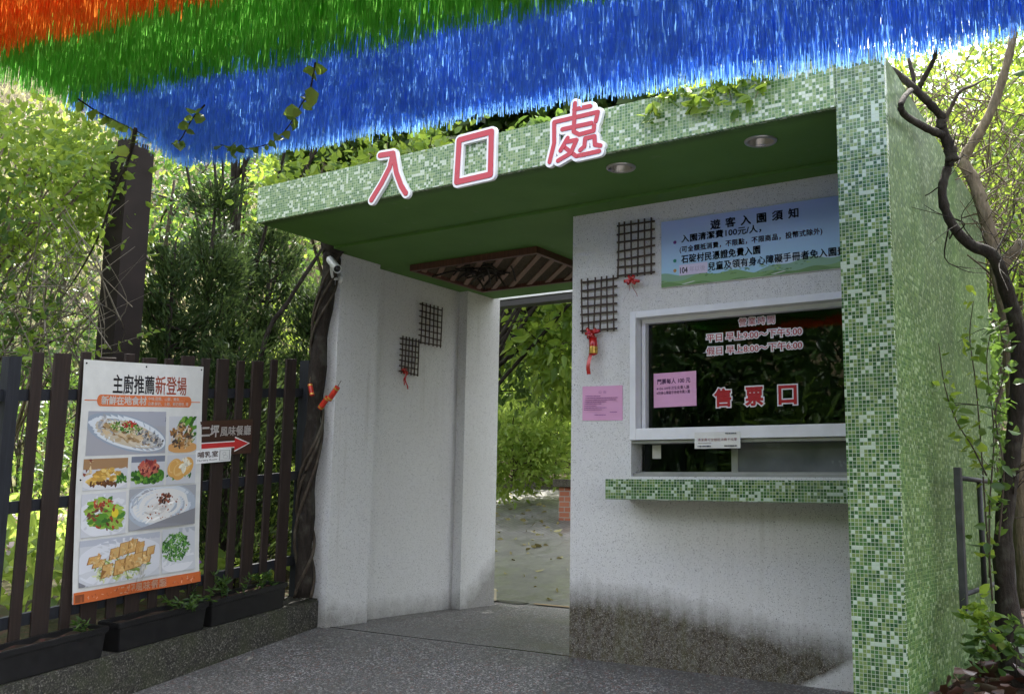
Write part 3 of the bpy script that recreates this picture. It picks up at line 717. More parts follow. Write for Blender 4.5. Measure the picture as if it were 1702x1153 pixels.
# notice board above the window
nb0, nb1, nz0, nz1 = -2.728, -1.36, 2.308, 2.738
nb = empty('notice_board', (nb0, YB, nz0), 'pale blue printed visitor notice board above the ticket window', 'notice board')
m = MB(); m.box((nb0, YB-.012, nz0), (nb1, YB-.001, nz1), .002); m.build('board', 'paper', nb)
pr = Print(lambda u, v, k: (nb0+.003+(nb1-nb0-.006)*u, YB-.0124-k*.00006, nz0+.003+(nz1-nz0-.006)*v))
for i in range(14):
    f = i/13; pr.rect(0, 1-(i+1)/14, 1, 1-i/14, tuple(np.array((.36, .44, .74))*(1-f)+np.array((.36, .62, .80))*f))
for i in range(10): pr.ell(.45+rng.uniform(-.1, .5), .2+rng.uniform(-.04, .06), .06, .03, (.52, .66, .80))
for (b0, amp, c) in ((.13, .06, (.22, .38, .26)), (.09, .05, (.20, .36, .14)), (.03, .025, (.13, .25, .08))):
    top = [(u, max(.0, b0+amp*math.sin(u*9+b0*60)+.02*math.sin(u*37+b0*9))) for u in np.linspace(0, 1, 60)]
    pr.k += 1
    for p, q in zip(top[:-1], top[1:]): pr.poly([(p[0], 0), (q[0], 0), q, p], c, False)
for i in range(16): pr.shards(rng, rng.uniform(0, 1), .11+.05*math.sin(i), .03, .02, 5, .018, [(.10, .22, .08), (.25, .42, .12)], clip=(0, 0, 1, 1))
for u in (.10, .52): pr.poly([(u, .02), (u+.06, .05), (u+.07, .045), (u+.02, .015)], (.6, .62, .6))
asp = (nb1-nb0)/(nz1-nz0)
def nbx(x): return (x-nb0)/(nb1-nb0)
def nbz(z): return (z-nz0)/(nz1-nz0)
dk = (.022, .026, .05)
pr.text('遊客入園須知', nbx(-2.392), nbx(-1.842), nbz(2.642), nbz(2.702), dk, .0016/.43, asp, 1.9)
pr.text('入園清潔費100元/人，', nbx(-2.588), nbx(-2.07), nbz(2.583), nbz(2.632), dk, .0012/.43, asp, 1.04)
pr.text('(可全額抵消費，不限點，不限商品，投幣式除外)', nbx(-2.600), nbx(-1.705), nbz(2.515), nbz(2.560), (.16, .045, .11), .0009/.43, asp, 1.1)
pr.text('石碇村民憑證免費入園', nbx(-2.589), nbx(-2.078), nbz(2.450), nbz(2.502), dk, .0012/.43, asp, 1.06)
pr.text('兒童及領有身心障礙手冊者免入園費', nbx(-2.412), nbx(-1.575), nbz(2.382), nbz(2.434), dk, .0011/.43, asp, 1.06)
for x, z, c in ((-2.633, 2.592, (.14, .03, .20)), (-2.634, 2.472, (.02, .24, .16)), (-2.634, 2.408, (.45, .24, .06))):
    pr.ell(nbx(x), nbz(z), .011/(nb1-nb0), .011/(nz1-nz0), c)
pr.rect(nbx(-2.605), nbz(2.372), nbx(-2.415), nbz(2.440), (.62, .56, .72))
pr.text('104', nbx(-2.598), nbx(-2.548), nbz(2.386), nbz(2.423), (.015, .012, .02), .001/.43, asp)
pr.text('年以後', nbx(-2.535), nbx(-2.43), nbz(2.388), nbz(2.424), (.42, .36, .50), 0, asp)
pr.build('printing', nb)
# pink papers
def paper(name, x0, x1, z0, z1, y, label, lines, tilt=0.0, mat='pink', cat='notice', wav=.003):
    o = empty(name, (x0, y, z0), label, cat)
    nx, nz = 10, 8; W_, H_ = x1-x0, z1-z0
    def pos(u, v, k): return (x0+W_*u, y-.002-wav*(math.sin(u*5+v*2)+1)*.5-k*.00012, z0+H_*v+tilt*(u-.5))
    b = MB()
    for j in range(nz+1):
        for i in range(nx+1): b.v.append(pos(i/nx, j/nz, 0))
    for j in range(nz):
        for i in range(nx): q = j*(nx+1)+i; b.f.append((q, q+1, q+nx+2, q+nx+1))
    b.build('sheet', mat, o, True)
    p = Print(lambda u, v, k: pos(u, v, k+3))
    for t in lines:
        if t[0] == 'bar':
            _, u0, u1, v, h, c = t; u = u0
            while u < u1:
                w = rng.uniform(.012, .03); p.rect(u, v, min(u1, u+w), v+h, c); u += w+rng.uniform(.004, .012)
        else: _, body, u0, u1, v0, v1, c, fat = t; p.text(body, u0, u1, v0, v1, c, fat, W_/H_)
    if p.f: p.build('printing', o)
    return o
pk = (.20, .06, .20); L = [('t', '公 告', .40, .60, .78, .86, (.30, .10, .30), .0)]
for i, (a, b) in enumerate(((.08, .45), (.08, .88), (.08, .86), (.08, .62), (.08, .5), (.08, .38), (.08, .64), (.08, .52))): L.append(('bar', a, b, .70-i*.058, .022, pk))
L += [('bar', .72, .9, .22, .025, pk), ('bar', .35, .62, .14, .025, pk)]
paper('notice_paper', -3.298, -3.004, 1.490, 1.712, YB, 'pink paper notice taped to the white wall left of the window', L, -.006)
paper('notice_paper', -2.832, -2.542, 1.570, 1.786, 5.728, 'pink paper price notice stuck on the ticket window glass', [('t', '門票每人 100 元', .09, .86, .68, .83, (.07, .02, .10), .004), ('t', '※104.109年次生免費入園', .07, .83, .50, .60, (.05, .02, .09), .001), ('t', '※持身心障礙手冊者免費入園', .07, .85, .37, .47, (.05, .02, .09), .001)], .004)
paper('notice_strip', -2.508, -2.219, 1.302, 1.400, 5.6185, 'small white notice strip stuck on the lower window rail', [('t', '清潔費可全額抵消費不找零', .07, .93, .44, .62, (.30, .10, .12), .002), ('bar', .08, .38, .30, .06, (.35, .32, .33)), ('bar', .07, .36, .09, .09, (.03, .035, .06)), ('bar', .66, .93, .10, .09, (.03, .035, .06)), ('bar', .68, .93, .86, .07, (.03, .035, .06))], 0, 'paper', 'notice', .001)
paper('notice_paper', -2.86, -2.80, 1.25, 1.335, 5.760, 'tiny white slip of paper inside the left of the ticket slot', [], 0, 'paper', 'notice', .001)

# ------------------------------------------------------------------ cane lattices and bows
def trellis(org, ux, w, h, nv, nh, label, seed):
    """ux: unit vector along the wall, wall normal from it"""
    r = random.Random(seed); o = empty('wall_trellis', org, label, 'trellis', 'cane lattices on the white walls'); org = Vector(org); ux = Vector(ux); nrm = ux.cross(Vector((0, 0, 1)))
    a = MB()
    for i in range(nv):
        x = w*(.02+.96*i/(nv-1)); t = r.uniform(-.006, .006)
        a.tube([org+ux*(x+t)+nrm*.030+Vector((0, 0, -.012)), org+ux*(x-t*.3)+nrm*.031+Vector((0, 0, h*.5)), org+ux*(x-t)+nrm*.030+Vector((0, 0, h+.014))], .0062, 6)
    a.build('upright', 'bamboo', o, True)
    a = MB()
    for i in range(nh):
        z = h*(.02+.96*i/(nh-1)); t = r.uniform(-.005, .005)
        a.tube([org+ux*(-.012)+nrm*.018+Vector((0, 0, z+t)), org+ux*(w+.014)+nrm*.018+Vector((0, 0, z-t))], .0062, 6)
    a.build('crossbar', 'bamboo', o, True)
trellis((-3.027, YB, 2.412), (1, 0, 0), .245, .345, 6, 7, 'upper cane lattice on the booth wall beside the notice board', 1)
trellis((-3.297, YB, 2.072), (1, 0, 0), .245, .340, 6, 7, 'lower cane lattice on the booth wall left of the window', 2)
trellis((-5.60, 6.70, 2.315), (0, 1, 0), .29, .345, 6, 7, 'upper brown lattice on the left passage wall', 3)
trellis((-5.60, 6.455, 2.025), (0, 1, 0), .225, .300, 6, 7, 'lower brown lattice on the left passage wall', 4)
def bow(c, ux, s, label, tail, seed):
    r = random.Random(seed); c = Vector(c); ux = Vector(ux); n = ux.cross(Vector((0, 0, 1))); up = Vector((0, 0, 1))
    o = empty('ribbon_bow', c, label, 'bow', 'red ribbon bows'); a = MB()
    for k in range(6):
        th = k*math.pi/3+r.uniform(-.3, .3); d = ux*math.cos(th)+up*math.sin(th)*.8; L = s*r.uniform(.8, 1.15); w = s*.30
        side = d.cross(n); loop = []
        for i in range(9):
            t = i/8*math.pi*2; loop.append(c+d*(L*.5*(1-math.cos(t)))+n*(.012+L*.30*math.sin(t)+.01*k*.3))
        b = len(a.v)
        for p in loop: a.v += [tuple(p-side*w*.5), tuple(p+side*w*.5)]
        for i in range(8): a.f.append((b+2*i, b+2*i+1, b+2*i+3, b+2*i+2))
    a.build('loops', 'red_foil', o, True); a = MB()
    for (dx, dl, w) in tail:
        b = len(a.v)
        for i in range(7):
            t = i/6; p = c+ux*(dx*t+.008*math.sin(t*7+dx*40))-up*(dl*t)+n*(.02+.006*math.sin(t*9)); a.v += [tuple(p-ux*w*.5), tuple(p+ux*w*.5+n*.006)]
        for i in range(6): a.f.append((b+2*i, b+2*i+1, b+2*i+3, b+2*i+2))
    a.build('tails', 'red_foil', o, True); return o
bow((-2.915, YB-.035, 2.372), (1, 0, 0), .052, 'small red foil bow on the upper booth lattice', [(-.045, .13, .006), (.04, .11, .006)], 1)
b2 = bow((-3.205, YB-.035, 2.055), (1, 0, 0), .055, 'red bow with a long broad tail on the lower booth lattice', [(-.015, .27, .032), (-.055, .16, .005)], 2)
a = MB(); a.lathe([(.001, -.13), (.024, -.12), (.028, -.06), (.022, -.01), (.001, 0)], (-3.195, YB-.045, 2.035), n=10); a.build('lucky_pouch', 'red_foil', b2, True)
a = MB(); a.lathe([(.0285, -.115), (.030, -.085), (.0285, -.07)], (-3.195, YB-.045, 2.035), n=10); a.build('gold_band', 'gold', b2, True)
bow((-5.565, 6.475, 2.035), (0, 1, 0), .042, 'small red bow below the lattice on the left passage wall', [(.03, .15, .010), (-.01, .12, .008)], 3)

# ------------------------------------------------------------------ ceiling lattice
o = empty('ceiling_lattice', (-4.66, 6.7, ZS), 'brown wooden lattice panel fixed under the green passage ceiling', 'lattice panel')
lx0, lx1, ly0, ly1, lz = -5.28, -4.03, 6.18, 7.20, ZS-.068
m = MB(); m.box((lx0, ly0, lz), (lx1, ly0+.035, ZS-.015), .002); m.box((lx0, ly1-.035, lz), (lx1, ly1, ZS-.015), .002); m.box((lx0, ly0+.035, lz+.001), (lx0+.035, ly1-.035, ZS-.015), .002); m.box((lx1-.035, ly0+.035, lz+.001), (lx1, ly1-.035, ZS-.015), .002)
m.build('frame', 'lattice', o)
def clipline(p, d):
    ts = []
    for ax, lo, hi in ((0, lx0+.03, lx1-.03), (1, ly0+.03, ly1-.03)):
        if abs(d[ax]) > 1e-6: ts += [sorted(((lo-p[ax])/d[ax], (hi-p[ax])/d[ax]))]
    t0 = max(t[0] for t in ts); t1 = min(t[1] for t in ts); return (t0, t1) if t1 > t0+.05 else None
pa = on(853.6, 467, 2, lz); pb = on(898.8, 416, 2, lz); dd = Vector((pb-pa)); dd.normalize(); pe = Vector((-dd.y, dd.x, 0))
m = MB()
for k in range(-9, 10):
    p = Vector((-4.66, 6.69, lz+.012))+pe*(k*.135); c = clipline(p, dd)
    if c:
        q0, q1 = p+dd*c[0], p+dd*c[1]; w = pe*.021
        m.hexa([q0-w, q1-w, q1+w, q0+w, *(x+Vector((0, 0, .014)) for x in (q0-w, q1-w, q1+w, q0+w))])
m.build('slat', 'slat_tan', o)
m = MB(); d2 = Vector((1, 0, 0))
for k in range(26):
    y = ly0+.05+k*.0375; m.tube([(lx0+.03, y, lz+.034), (lx1-.03, y+.01, lz+.036)], .008, 5)
m.build('reed_mat', 'reed', o)
m = MB(); rr = random.Random(3)
for k in range(26):
    p = Vector((-4.72+rr.gauss(0, .13), 6.5+rr.gauss(0, .12), lz-.03+rr.uniform(-.03, .03))); d = Vector((rr.uniform(-1, 1), rr.uniform(-1, 1), rr.uniform(-.4, .2)))*.16
    m.tube(bez([p-d, p+Vector((0, 0, .02)), p+d], 3), .008, 5)
tag(m.build('dried_vine', 'bark', None, True), 'tangle of dark dried vine caught on the ceiling lattice', 'dried vine')

# ------------------------------------------------------------------ vine wrapped post, camera, crackers
vp = empty('vine_post', (-5.66, 5.5, .2), 'rough dark post wrapped in twisting vines against the left pier', 'post')
pts = [on(505, 992, 1, 5.47), on(508, 860, 1, 5.47), on(519, 720, 1, 5.48), on(533, 560, 1, 5.5), on(549, 440, 1, 5.52), on(556, 404, 1, 5.52)]
core = bez(pts, 6); m = MB(); m.tube(core, [.062+.010*math.sin(i*1.3) for i in range(len(core))], 9); m.build('stem', 'bark', vp, True)
m = MB()
for ph, rr_, k in ((0, .072, 5.5), (2.1, .075, 4.2), (4.2, .07, 7)):
    sp = []
    for i in range(80):
        t = i/79; q = core[min(len(core)-1, int(t*(len(core)-1)))]; q2 = core[min(len(core)-1, int(t*(len(core)-1))+1)]; f = t*(len(core)-1)-int(t*(len(core)-1)); c = q*(1-f)+q2*f
        sp.append(c+np.array((math.cos(t*k*3+ph), math.sin(t*k*3+ph), 0))*rr_)
    m.tube(sp, [.014*(1-.4*i/79) for i in range(80)], 6)
m.build('vine', 'bark_brown', vp, True)
m = MB(); c = Vector(core[-1]); m.lathe([(.05, -.1), (.11, -.03), (.12, .03), (.09, .06)], c, n=9); m.build('stem_knot', 'bark', vp, True)
cc = empty('security_camera', on(560, 445, 1, 5.36), 'white bullet security camera under the left roof corner', 'camera')
a0, a1 = Vector(on(548, 431, 1, 5.42)), Vector(on(560, 446, 1, 5.30)); ax = (a1-a0).normalized(); ln = (a1-a0).length
m = MB(); m.lathe([(.001, 0), (.026, .0), (.030, .012), (.030, ln), (.033, ln+.002), (.033, ln+.02), (.028, ln+.02), (.027, ln+.004)], a0, ax, 20); m.build('housing', 'cctv', cc, True)
m = MB(); m.lathe([(.027, ln+.006), (.013, ln+.007), (.012, ln+.012), (.0005, ln+.013)], a0, ax, 20); m.build('lens', 'black', cc, True)
m = MB(); bb = Vector((-5.50, 5.58, 2.66)); m.tube(bez([a0+ax*.04, a0*.4+bb*.6+Vector((0, -.02, -.05)), bb], 4), .011, 8); m.lathe([(.038, -.001), (.038, .012), (.02, .02)], bb+Vector((0, .018, 0)), (0, -1, 0), 16); m.build('bracket', 'cctv', cc, True)
def cracker(pixels, y, r, label):
    p0, p1 = Vector(on(*pixels[0], 1, y)), Vector(on(*pixels[1], 1, y)); d = (p1-p0).normalized(); L = (p1-p0).length
    o = empty('paper_firecracker', p0, label, 'firecracker', 'red paper firecrackers'); m = MB()
    m.lathe([(.001, 0), (r, .0), (r, L), (.001, L)], p0, d, 14); m.build('tube', 'cracker', o, False)
    m = MB(); m.lathe([(r+.0008, L*.06), (r+.0012, L*.12), (r+.0008, L*.18)], p0, d, 14); m.lathe([(r+.0008, L*.82), (r+.0012, L*.88), (r+.0008, L*.94)], p0, d, 14); m.build('band', 'gold', o)
    m = MB(); m.tube(bez([p1, p1+d*.02+Vector((.004, 0, .01)), p1+d*.03+Vector((.015, 0, .025))], 3), .0025, 5); m.build('fuse', 'twig', o)
cracker(((519, 657), (515, 638)), 5.37, .017, 'upright red paper firecracker hanging on the dark fence end post')
cracker(((532, 678), (545, 660)), 5.36, .021, 'lower orange paper firecracker slanting across the vine post')
cracker(((547, 664), (561, 643)), 5.37, .021, 'orange paper firecracker nearest the white pier edge')

# ================================================================== FENCE SIDE
FD = np.array([-.0755, .9971, .104]); FP = np.array([-5.80, 5.55, 0.0]); FN = np.array([.9971, .0755, 0.0])
def fp(s, off, h): return FP+FD*s+FN*off+np.array([0, 0, h])
def fbox(mb, s0, s1, o0, o1, h0, h1): return mb.hexa([fp(s0, o0, h0), fp(s1, o0, h0), fp(s1, o1, h0), fp(s0, o1, h0), fp(s0, o0, h1), fp(s1, o0, h1), fp(s1, o1, h1), fp(s0, o1, h1)])
kw = empty('kerb_wall', fp(-1, .1, 0), 'low dark mossy kerb wall under the picket fence', 'kerb wall')
m = MB(); m.hexa([fp(-4.2, -.16, -.5), fp(.10, -.16, -.5), fp(.10, .23, -.5), fp(-4.2, .23, -.5), fp(-4.2, -.16, .205), fp(.10, -.16, .205), fp(.10, .23, .205), fp(-4.2, .23, .205)])
bm = bmesh.new(); vs = [bm.verts.new(v) for v in m.v]; [bm.faces.new([vs[i] for i in f]) for f in m.f]; bmesh.ops.recalc_face_normals(bm, faces=bm.faces[:])
bmesh.ops.bevel(bm, geom=bm.edges[:], offset=.012, segments=2, affect='EDGES'); m = MB(); m.addbm(bm); m.build('coping', 'kerb_dark', kw)
fence = empty('picket_fence', fp(-1, 0, .2), 'dark brown wooden picket fence with blue black rails', 'fence')
rr = random.Random(8)
cs = [(-.149, 1), (-.334, 0), (-.505, 1), (-.676, 0), (-.851, 1)]; s_ = -1.012
for k in range(18): cs.append((s_, k % 2 == 1)); s_ -= .161 if s_ > -2.25 else .150 if s_ > -2.4 else .17
cs = [c for c in cs if abs(c[0]+2.45) > .085]
for s_, wide in cs:
    w = .056 if wide else .035; tl = rr.uniform(-.006, .006); h1 = 2.025+rr.uniform(-.02, .015); m = MB(); t = .010
    m.hexa([fp(s_-w+tl, -t, .206), fp(s_+w+tl, -t, .206), fp(s_+w+tl, t, .206), fp(s_-w+tl, t, .206), fp(s_-w, -t, h1), fp(s_+w, -t, h1), fp(s_+w, t, h1), fp(s_-w, t, h1)])
    bm = bmesh.new(); vs = [bm.verts.new(v) for v in m.v]; [bm.faces.new([vs[i] for i in f]) for f in m.f]; bmesh.ops.recalc_face_normals(bm, faces=bm.faces[:])
    bmesh.ops.bevel(bm, geom=bm.edges[:], offset=.003, segments=1, affect='EDGES'); m = MB(); m.addbm(bm)
    m.build('picket', 'picket', fence)
for h in (1.775, 1.128, .48):
    m = MB(); fbox(m, -4.2, .115, -.055, -.0145, h-.034, h+.034); fix(m).build('rail', 'rail', fence)
m = MB(); fbox(m, .02, .115, -.06, .03, .206, 2.03); fix(m).build('end_post', 'rail', fence)
m = MB(); fbox(m, -2.49, -2.41, -.056, .012, .206, 2.0); fix(m).build('end_post', 'rail', fence)
# poster banner
def poster():
    TL, TR, BR, BL = (-2.022, 1.990), (-1.060, 1.960), (-.985, .492), (-1.968, .518)
    def pos(u, v, k):
        a = np.array(BL)*(1-u)*(1-v)+np.array(BR)*u*(1-v)+np.array(TL)*(1-u)*v+np.array(TR)*u*v
        w = .006*math.sin(v*9+u*3)*(1-abs(2*u-1)*.3)+.007*math.sin(u*7-v*4)+.012*max(0, .12-v)/.12*math.sin(u*8+1)
        return tuple(fp(a[0], .035+w+k*.00004, a[1]))
    o = empty('poster_banner', pos(.5, 0, 0), 'tall white restaurant poster with nine food pictures tied to the fence', 'poster')
    b = MB(); nx, nz = 16, 26
    for j in range(nz+1):
        for i in range(nx+1): b.v.append(pos(i/nx, j/nz, 0))
    for j in range(nz):
        for i in range(nx): q = j*(nx+1)+i; b.f.append((q, q+1, q+nx+2, q+nx+1))
    b.build('sheet', 'paper', o, True)
    p = Print(lambda u, v, k: pos(u, v, k+18)); rng = np.random.default_rng(11); A = .96/1.46
    blk = (.03, .026, .03); org = (.62, .17, .06)
    p.text('主廚推薦', .235, .565, .862, .945, blk, .0012, A, 1.0)
    p.text('新登場', .575, .845, .862, .945, (.50, .12, .07), .0010, A, 1.0)
    p.rect(.02, .829, .98, .833, org); p.rect(.145, .806, .865, .856, org, 2); p.ell(.145, .831, .03, .025, org); p.ell(.865, .831, .03, .025, org)
    p.text('新鮮在地食材', .15, .50, .814, .850, (.75, .72, .68), .0012, A)
    p.text('中味:菇類、山蘇、鮪魚……', .515, .83, .834, .850, (.75, .70, .65), .0002, A); p.text('自產:鮮奶、土雞、鮮奶饅頭...等', .515, .865, .812, .828, (.75, .70, .65), .0002, A)
    gw = (.56, .57, .60); gr = (.36, .36, .39); wh = (.62, .63, .68); rim = (.42, .46, .52)
    def frame_(u0, v0, u1, v1, c): p.rect(u0, v0, u1, v1, c, 5); return (u0, v0, u1, v1)
    gn = [(.05, .16, .02), (.10, .26, .03), (.20, .36, .06), (.03, .10, .02)]; br = [(.28, .13, .04), (.42, .22, .07), (.18, .08, .03), (.55, .36, .16)]; rd = [(.45, .05, .02), (.30, .02, .02)]
    p.sc = 1.2
    # 1 steamed fish
    c = frame_(.055, .598, .665, .785, gr); p.rect(.055, .72, .665, .785, (.36, .37, .42), 2); p.poly([(.52, .785), (.66, .74), (.665, .76), (.56, .785)], (.05, .06, .12))
    p.ell(.36, .69, .27, .062, (.30, .35, .42), -.16, 30, c); p.ell(.36, .692, .255, .056, (.66, .70, .74), -.16, 30, c); p.ell(.355, .688, .215, .043, (.52, .45, .34), -.16, 30, c)
    p.shards(rng, .35, .69, .19, .034, 90, .05, [(.55, .42, .26), (.62, .54, .42), (.40, .27, .13), (.25, .15, .07)], -.18, 2.6, .65, c, True)
    p.shards(rng, .53, .665, .10, .024, 50, .03, [(.06, .06, .07), (.20, .20, .22), (.45, .44, .42)], -.2, 1.8, .65, c)
    p.shards(rng, .34, .715, .11, .022, 90, .018, gn+[(.6, .6, .5), (.55, .5, .3)], -.1, 1.6, .65, c); p.shards(rng, .37, .728, .05, .012, 24, .018, rd, 0, 1.8, .65, c)
    p.shards(rng, .16, .745, .035, .016, 14, .03, [(.35, .36, .38), (.55, .55, .55)], .8, 2, .65, c)
    # 2 mushrooms
    c = frame_(.69, .598, .95, .765, gw); p.shards(rng, .86, .69, .08, .06, 16, .09, gn, 1.0, 3, .65, c, True); p.ell(.82, .622, .12, .022, (.62, .33, .12), 0, 24, c)
    p.shards(rng, .81, .675, .085, .048, 100, .035, br+[(.62, .50, .34), (.07, .05, .04)], 0, 2.2, .65, c)
    # row two
    c = frame_(.045, .455, .37, .585, gw); p.rect(.045, .54, .37, .585, (.34, .20, .10)); p.shards(rng, .10, .56, .05, .02, 18, .05, [(.62, .48, .28), (.2, .05, .03)], 1, 2.5, .65, c); p.ell(.20, .49, .15, .032, (.66, .66, .68), 0, 24, c)
    p.shards(rng, .20, .507, .10, .026, 80, .04, [(.58, .36, .08), (.45, .25, .05), (.70, .50, .16)], .1, 2.2, .65, c, True); p.shards(rng, .20, .478, .09, .008, 24, .03, [(.12, .05, .02)], 0, 2.5, .65, c); p.shards(rng, .33, .495, .03, .014, 20, .03, gn, 0, 2, .65, c)
    c = frame_(.395, .455, .665, .588, gw); p.rect(.395, .562, .665, .588, (.18, .2, .26)); p.shards(rng, .53, .500, .115, .024, 150, .030, gn, 0, 1.3, .7, c); p.shards(rng, .535, .535, .070, .026, 90, .032, [(.26, .04, .04), (.40, .08, .06), (.14, .02, .03), (.5, .16, .10)], 0, 1.6, .7, c)
    c = frame_(.685, .455, .945, .588, gw); p.shards(rng, .80, .497, .10, .012, 30, .04, gn, 0, 2.4, .65, c)
    for u, v in ((.755, .530), (.86, .535), (.80, .515)): p.ell(u, v, .055, .034, (.66, .36, .10), .2, 20, c); p.ell(u-.008, v+.006, .040, .024, (.74, .48, .18), .2, 18, c)
    p.shards(rng, .85, .542, .035, .02, 16, .04, [(.72, .68, .55)], .2, 2.4, .65, c)
    # row three
    c = frame_(.04, .262, .365, .440, gw); p.ell(.21, .345, .16, .075, (.68, .69, .72), 0, 26, c); p.shards(rng, .21, .352, .105, .048, 90, .07, [(.10, .26, .03), (.22, .38, .05), (.06, .17, .03), (.33, .44, .08)], -.1, 2.6, .65, c, True)
    p.ell(.285, .352, .022, .016, (.70, .55, .04), 0, 14, c); p.shards(rng, .20, .395, .07, .016, 30, .018, rd+[(.5, .3, .2)], 0, 1.6, .65, c); p.shards(rng, .21, .345, .1, .05, 30, .03, [(.35, .06, .03), (.16, .05, .03)], 0, 2.2, .65, c)
    c = frame_(.39, .268, .955, .448, (.36, .37, .40)); p.poly([(.39, .268), (.955, .268), (.955, .34), (.60, .29)], (.24, .24, .26)); p.ell(.665, .362, .245, .084, (.40, .45, .52), 0, 36, c); p.ell(.665, .368, .225, .075, (.62, .66, .71), 0, 36, c); p.ell(.665, .364, .205, .064, (.74, .73, .71), 0, 36, c)
    p.poly([(.40, .405), (.46, .41), (.46, .385), (.42, .37)], (.42, .47, .54)); p.poly([(.87, .41), (.945, .40), (.94, .365), (.89, .37)], (.42, .47, .54))
    p.shards(rng, .64, .35, .12, .030, 40, .07, [(.80, .79, .77), (.66, .63, .60)], .3, 5, .65, c, True); p.shards(rng, .68, .395, .06, .018, 34, .022, [(.06, .03, .02), (.30, .07, .03), (.16, .05, .03)], 0, 1.6, .65, c); p.shards(rng, .68, .36, .17, .05, 26, .012, [(.35, .12, .05)], 0, 1.4, .65, c)
    # row four
    c = frame_(.035, .062, .655, .250, gw); p.rect(.035, .225, .655, .250, (.44, .46, .52)); p.ell(.35, .145, .29, .082, (.66, .67, .71), 0, 36, c); p.poly([(.035, .062), (.10, .062), (.035, .085)], (.2, .2, .22)); p.shards(rng, .35, .115, .19, .04, 90, .05, [(.40, .45, .16), (.55, .58, .32), (.22, .32, .08), (.62, .62, .45)], 0, 4, .65, c)
    for i, (u, v, w, h) in enumerate(((.20, .150, .05, .018), (.17, .165, .05, .018), (.30, .178, .045, .026), (.36, .190, .042, .030), (.42, .195, .042, .030), (.47, .185, .04, .028), (.25, .122, .045, .030), (.33, .128, .045, .034), (.40, .138, .045, .034), (.46, .143, .045, .034), (.52, .150, .045, .03), (.55, .170, .04, .022))):
        u = .36+(u-.36)*1.15; v = .155+(v-.155)*1.2; p.poly([(u-w-.006, v-h), (u+w*.8-.006, v-h+.006), (u+w-.002, v+h), (u-w*.8, v+h-.005)], (.28, .13, .04)); p.poly([(u-w+.004, v-h+.003), (u+w*.8-.012, v-h+.009), (u+w-.008, v+h-.002), (u-w*.8+.004, v+h-.007)], (.60, .36, .13)); p.shards(rng, u, v, w*.7, h*.7, 8, .03, [(.66, .44, .18), (.52, .28, .09), (.70, .52, .26)], .3, 2, .65)
    c = frame_(.675, .062, .955, .255, gw); p.rect(.80, .232, .955, .255, (.4, .42, .46)); p.ell(.80, .12, .125, .05, (.68, .68, .70), 0, 26, c); p.shards(rng, .79, .172, .095, .052, 260, .026, [(.05, .17, .03), (.10, .27, .05), (.18, .36, .08), (.03, .11, .02)], 0, 2.6, .65, c)
    p.sc = 1.0
    # scuffs of white where the print has worn, bottom band
    p.shards(rng, .5, .072, .48, .022, 150, .03, [(.60, .59, .56), (.45, .44, .40)], 1.2, 5, 1.0, (.02, .045, .98, .12), True)
    p.rect(0, 0, 1, .046, (.56, .13, .035), 2); p.text('二坪風味餐廳', .34, .71, .006, .042, (.62, .42, .30), .0006, A, 1.1); p.shards(rng, .5, .02, .48, .018, 60, .02, [(.40, .08, .03), (.62, .30, .18)], 0, 3, .6, (0, 0, 1, .046)); p.rect(.01, .004, .07, .036, (.22, .06, .02))
    p.build('printing', o)
    b = MB()
    for u, v in ((.5, .985), (.02, .985), (.98, .985), (.985, .60), (.03, .5)): b.lathe([(.006, 0), (.005, .004), (.0005, .005)], pos(u, v, 5), tuple(FN), 8)
    b.build('nail', 'black', o)
poster()
# arrow sign and small sign
def flat_sign(s0, s1, h0, h1, off, mat, name, label, draw, cat='sign'):
    o = empty(name, fp(s0, off, h0), label, cat); m = MB(); fbox(m, s0, s1, off, off+.006, h0, h1); fix(m).build('board', mat, o)
    p = Print(lambda u, v, k: tuple(fp(s0+(s1-s0)*u, off+.0062+k*.00012, h0+(h1-h0)*v))); draw(p, (s1-s0)/(h1-h0)); p.build('printing', o)
def d1(p, A):
    rng = np.random.default_rng(4)
    for i in range(9): p.rect(0, i/9, 1, (i+.85)/9, (.040+.014*rng.random(), .018+.005*rng.random(), .013))
    p.text('二坪', .085, .38, .54, .86, (.70, .68, .66), .012, A); p.text('風味餐廳', .41, .97, .54, .82, (.68, .64, .60), .005, A)
    for w, c in ((.03, (.72, .70, .68)), (0, (.52, .03, .03))):
        p.k += 1; p.poly([(.09-w*.4, .22-w), (.68, .22-w), (.68, .11-w*1.4), (.94+w*.9, .29), (.68, .47+w*1.4), (.68, .36+w), (.09-w*.4, .36+w)], c, False)
def d2_(p, A):
    p.text('哺乳室', .05, .62, .42, .88, (.10, .04, .03), .012, A); p.text('Nursery Room', .05, .60, .12, .30, (.05, .03, .03), .001, A)
    p.poly([(.66, .1), (.97, .1), (.97, .9), (.66, .9)], (.25, .25, .25)); p.poly([(.68, .13), (.95, .13), (.95, .87), (.68, .87)], (.66, .66, .64))
    p.ell(.80, .62, .05, .13, (.35, .35, .35)); p.ell(.80, .62, .04, .10, (.66, .66, .64)); p.ell(.84, .36, .07, .14, (.35, .35, .35)); p.ell(.84, .36, .06, .12, (.66, .66, .64))
flat_sign(-1.08, -.553, 1.335, 1.583, .022, 'sign_wood', 'direction_sign', 'dark brown restaurant sign with a red arrow beside the poster', d1)
flat_sign(-1.08, -.758, 1.290, 1.381, .0305, 'letter_white', 'nursing_room_sign', 'small white nursing room sign under the red arrow', d2_)
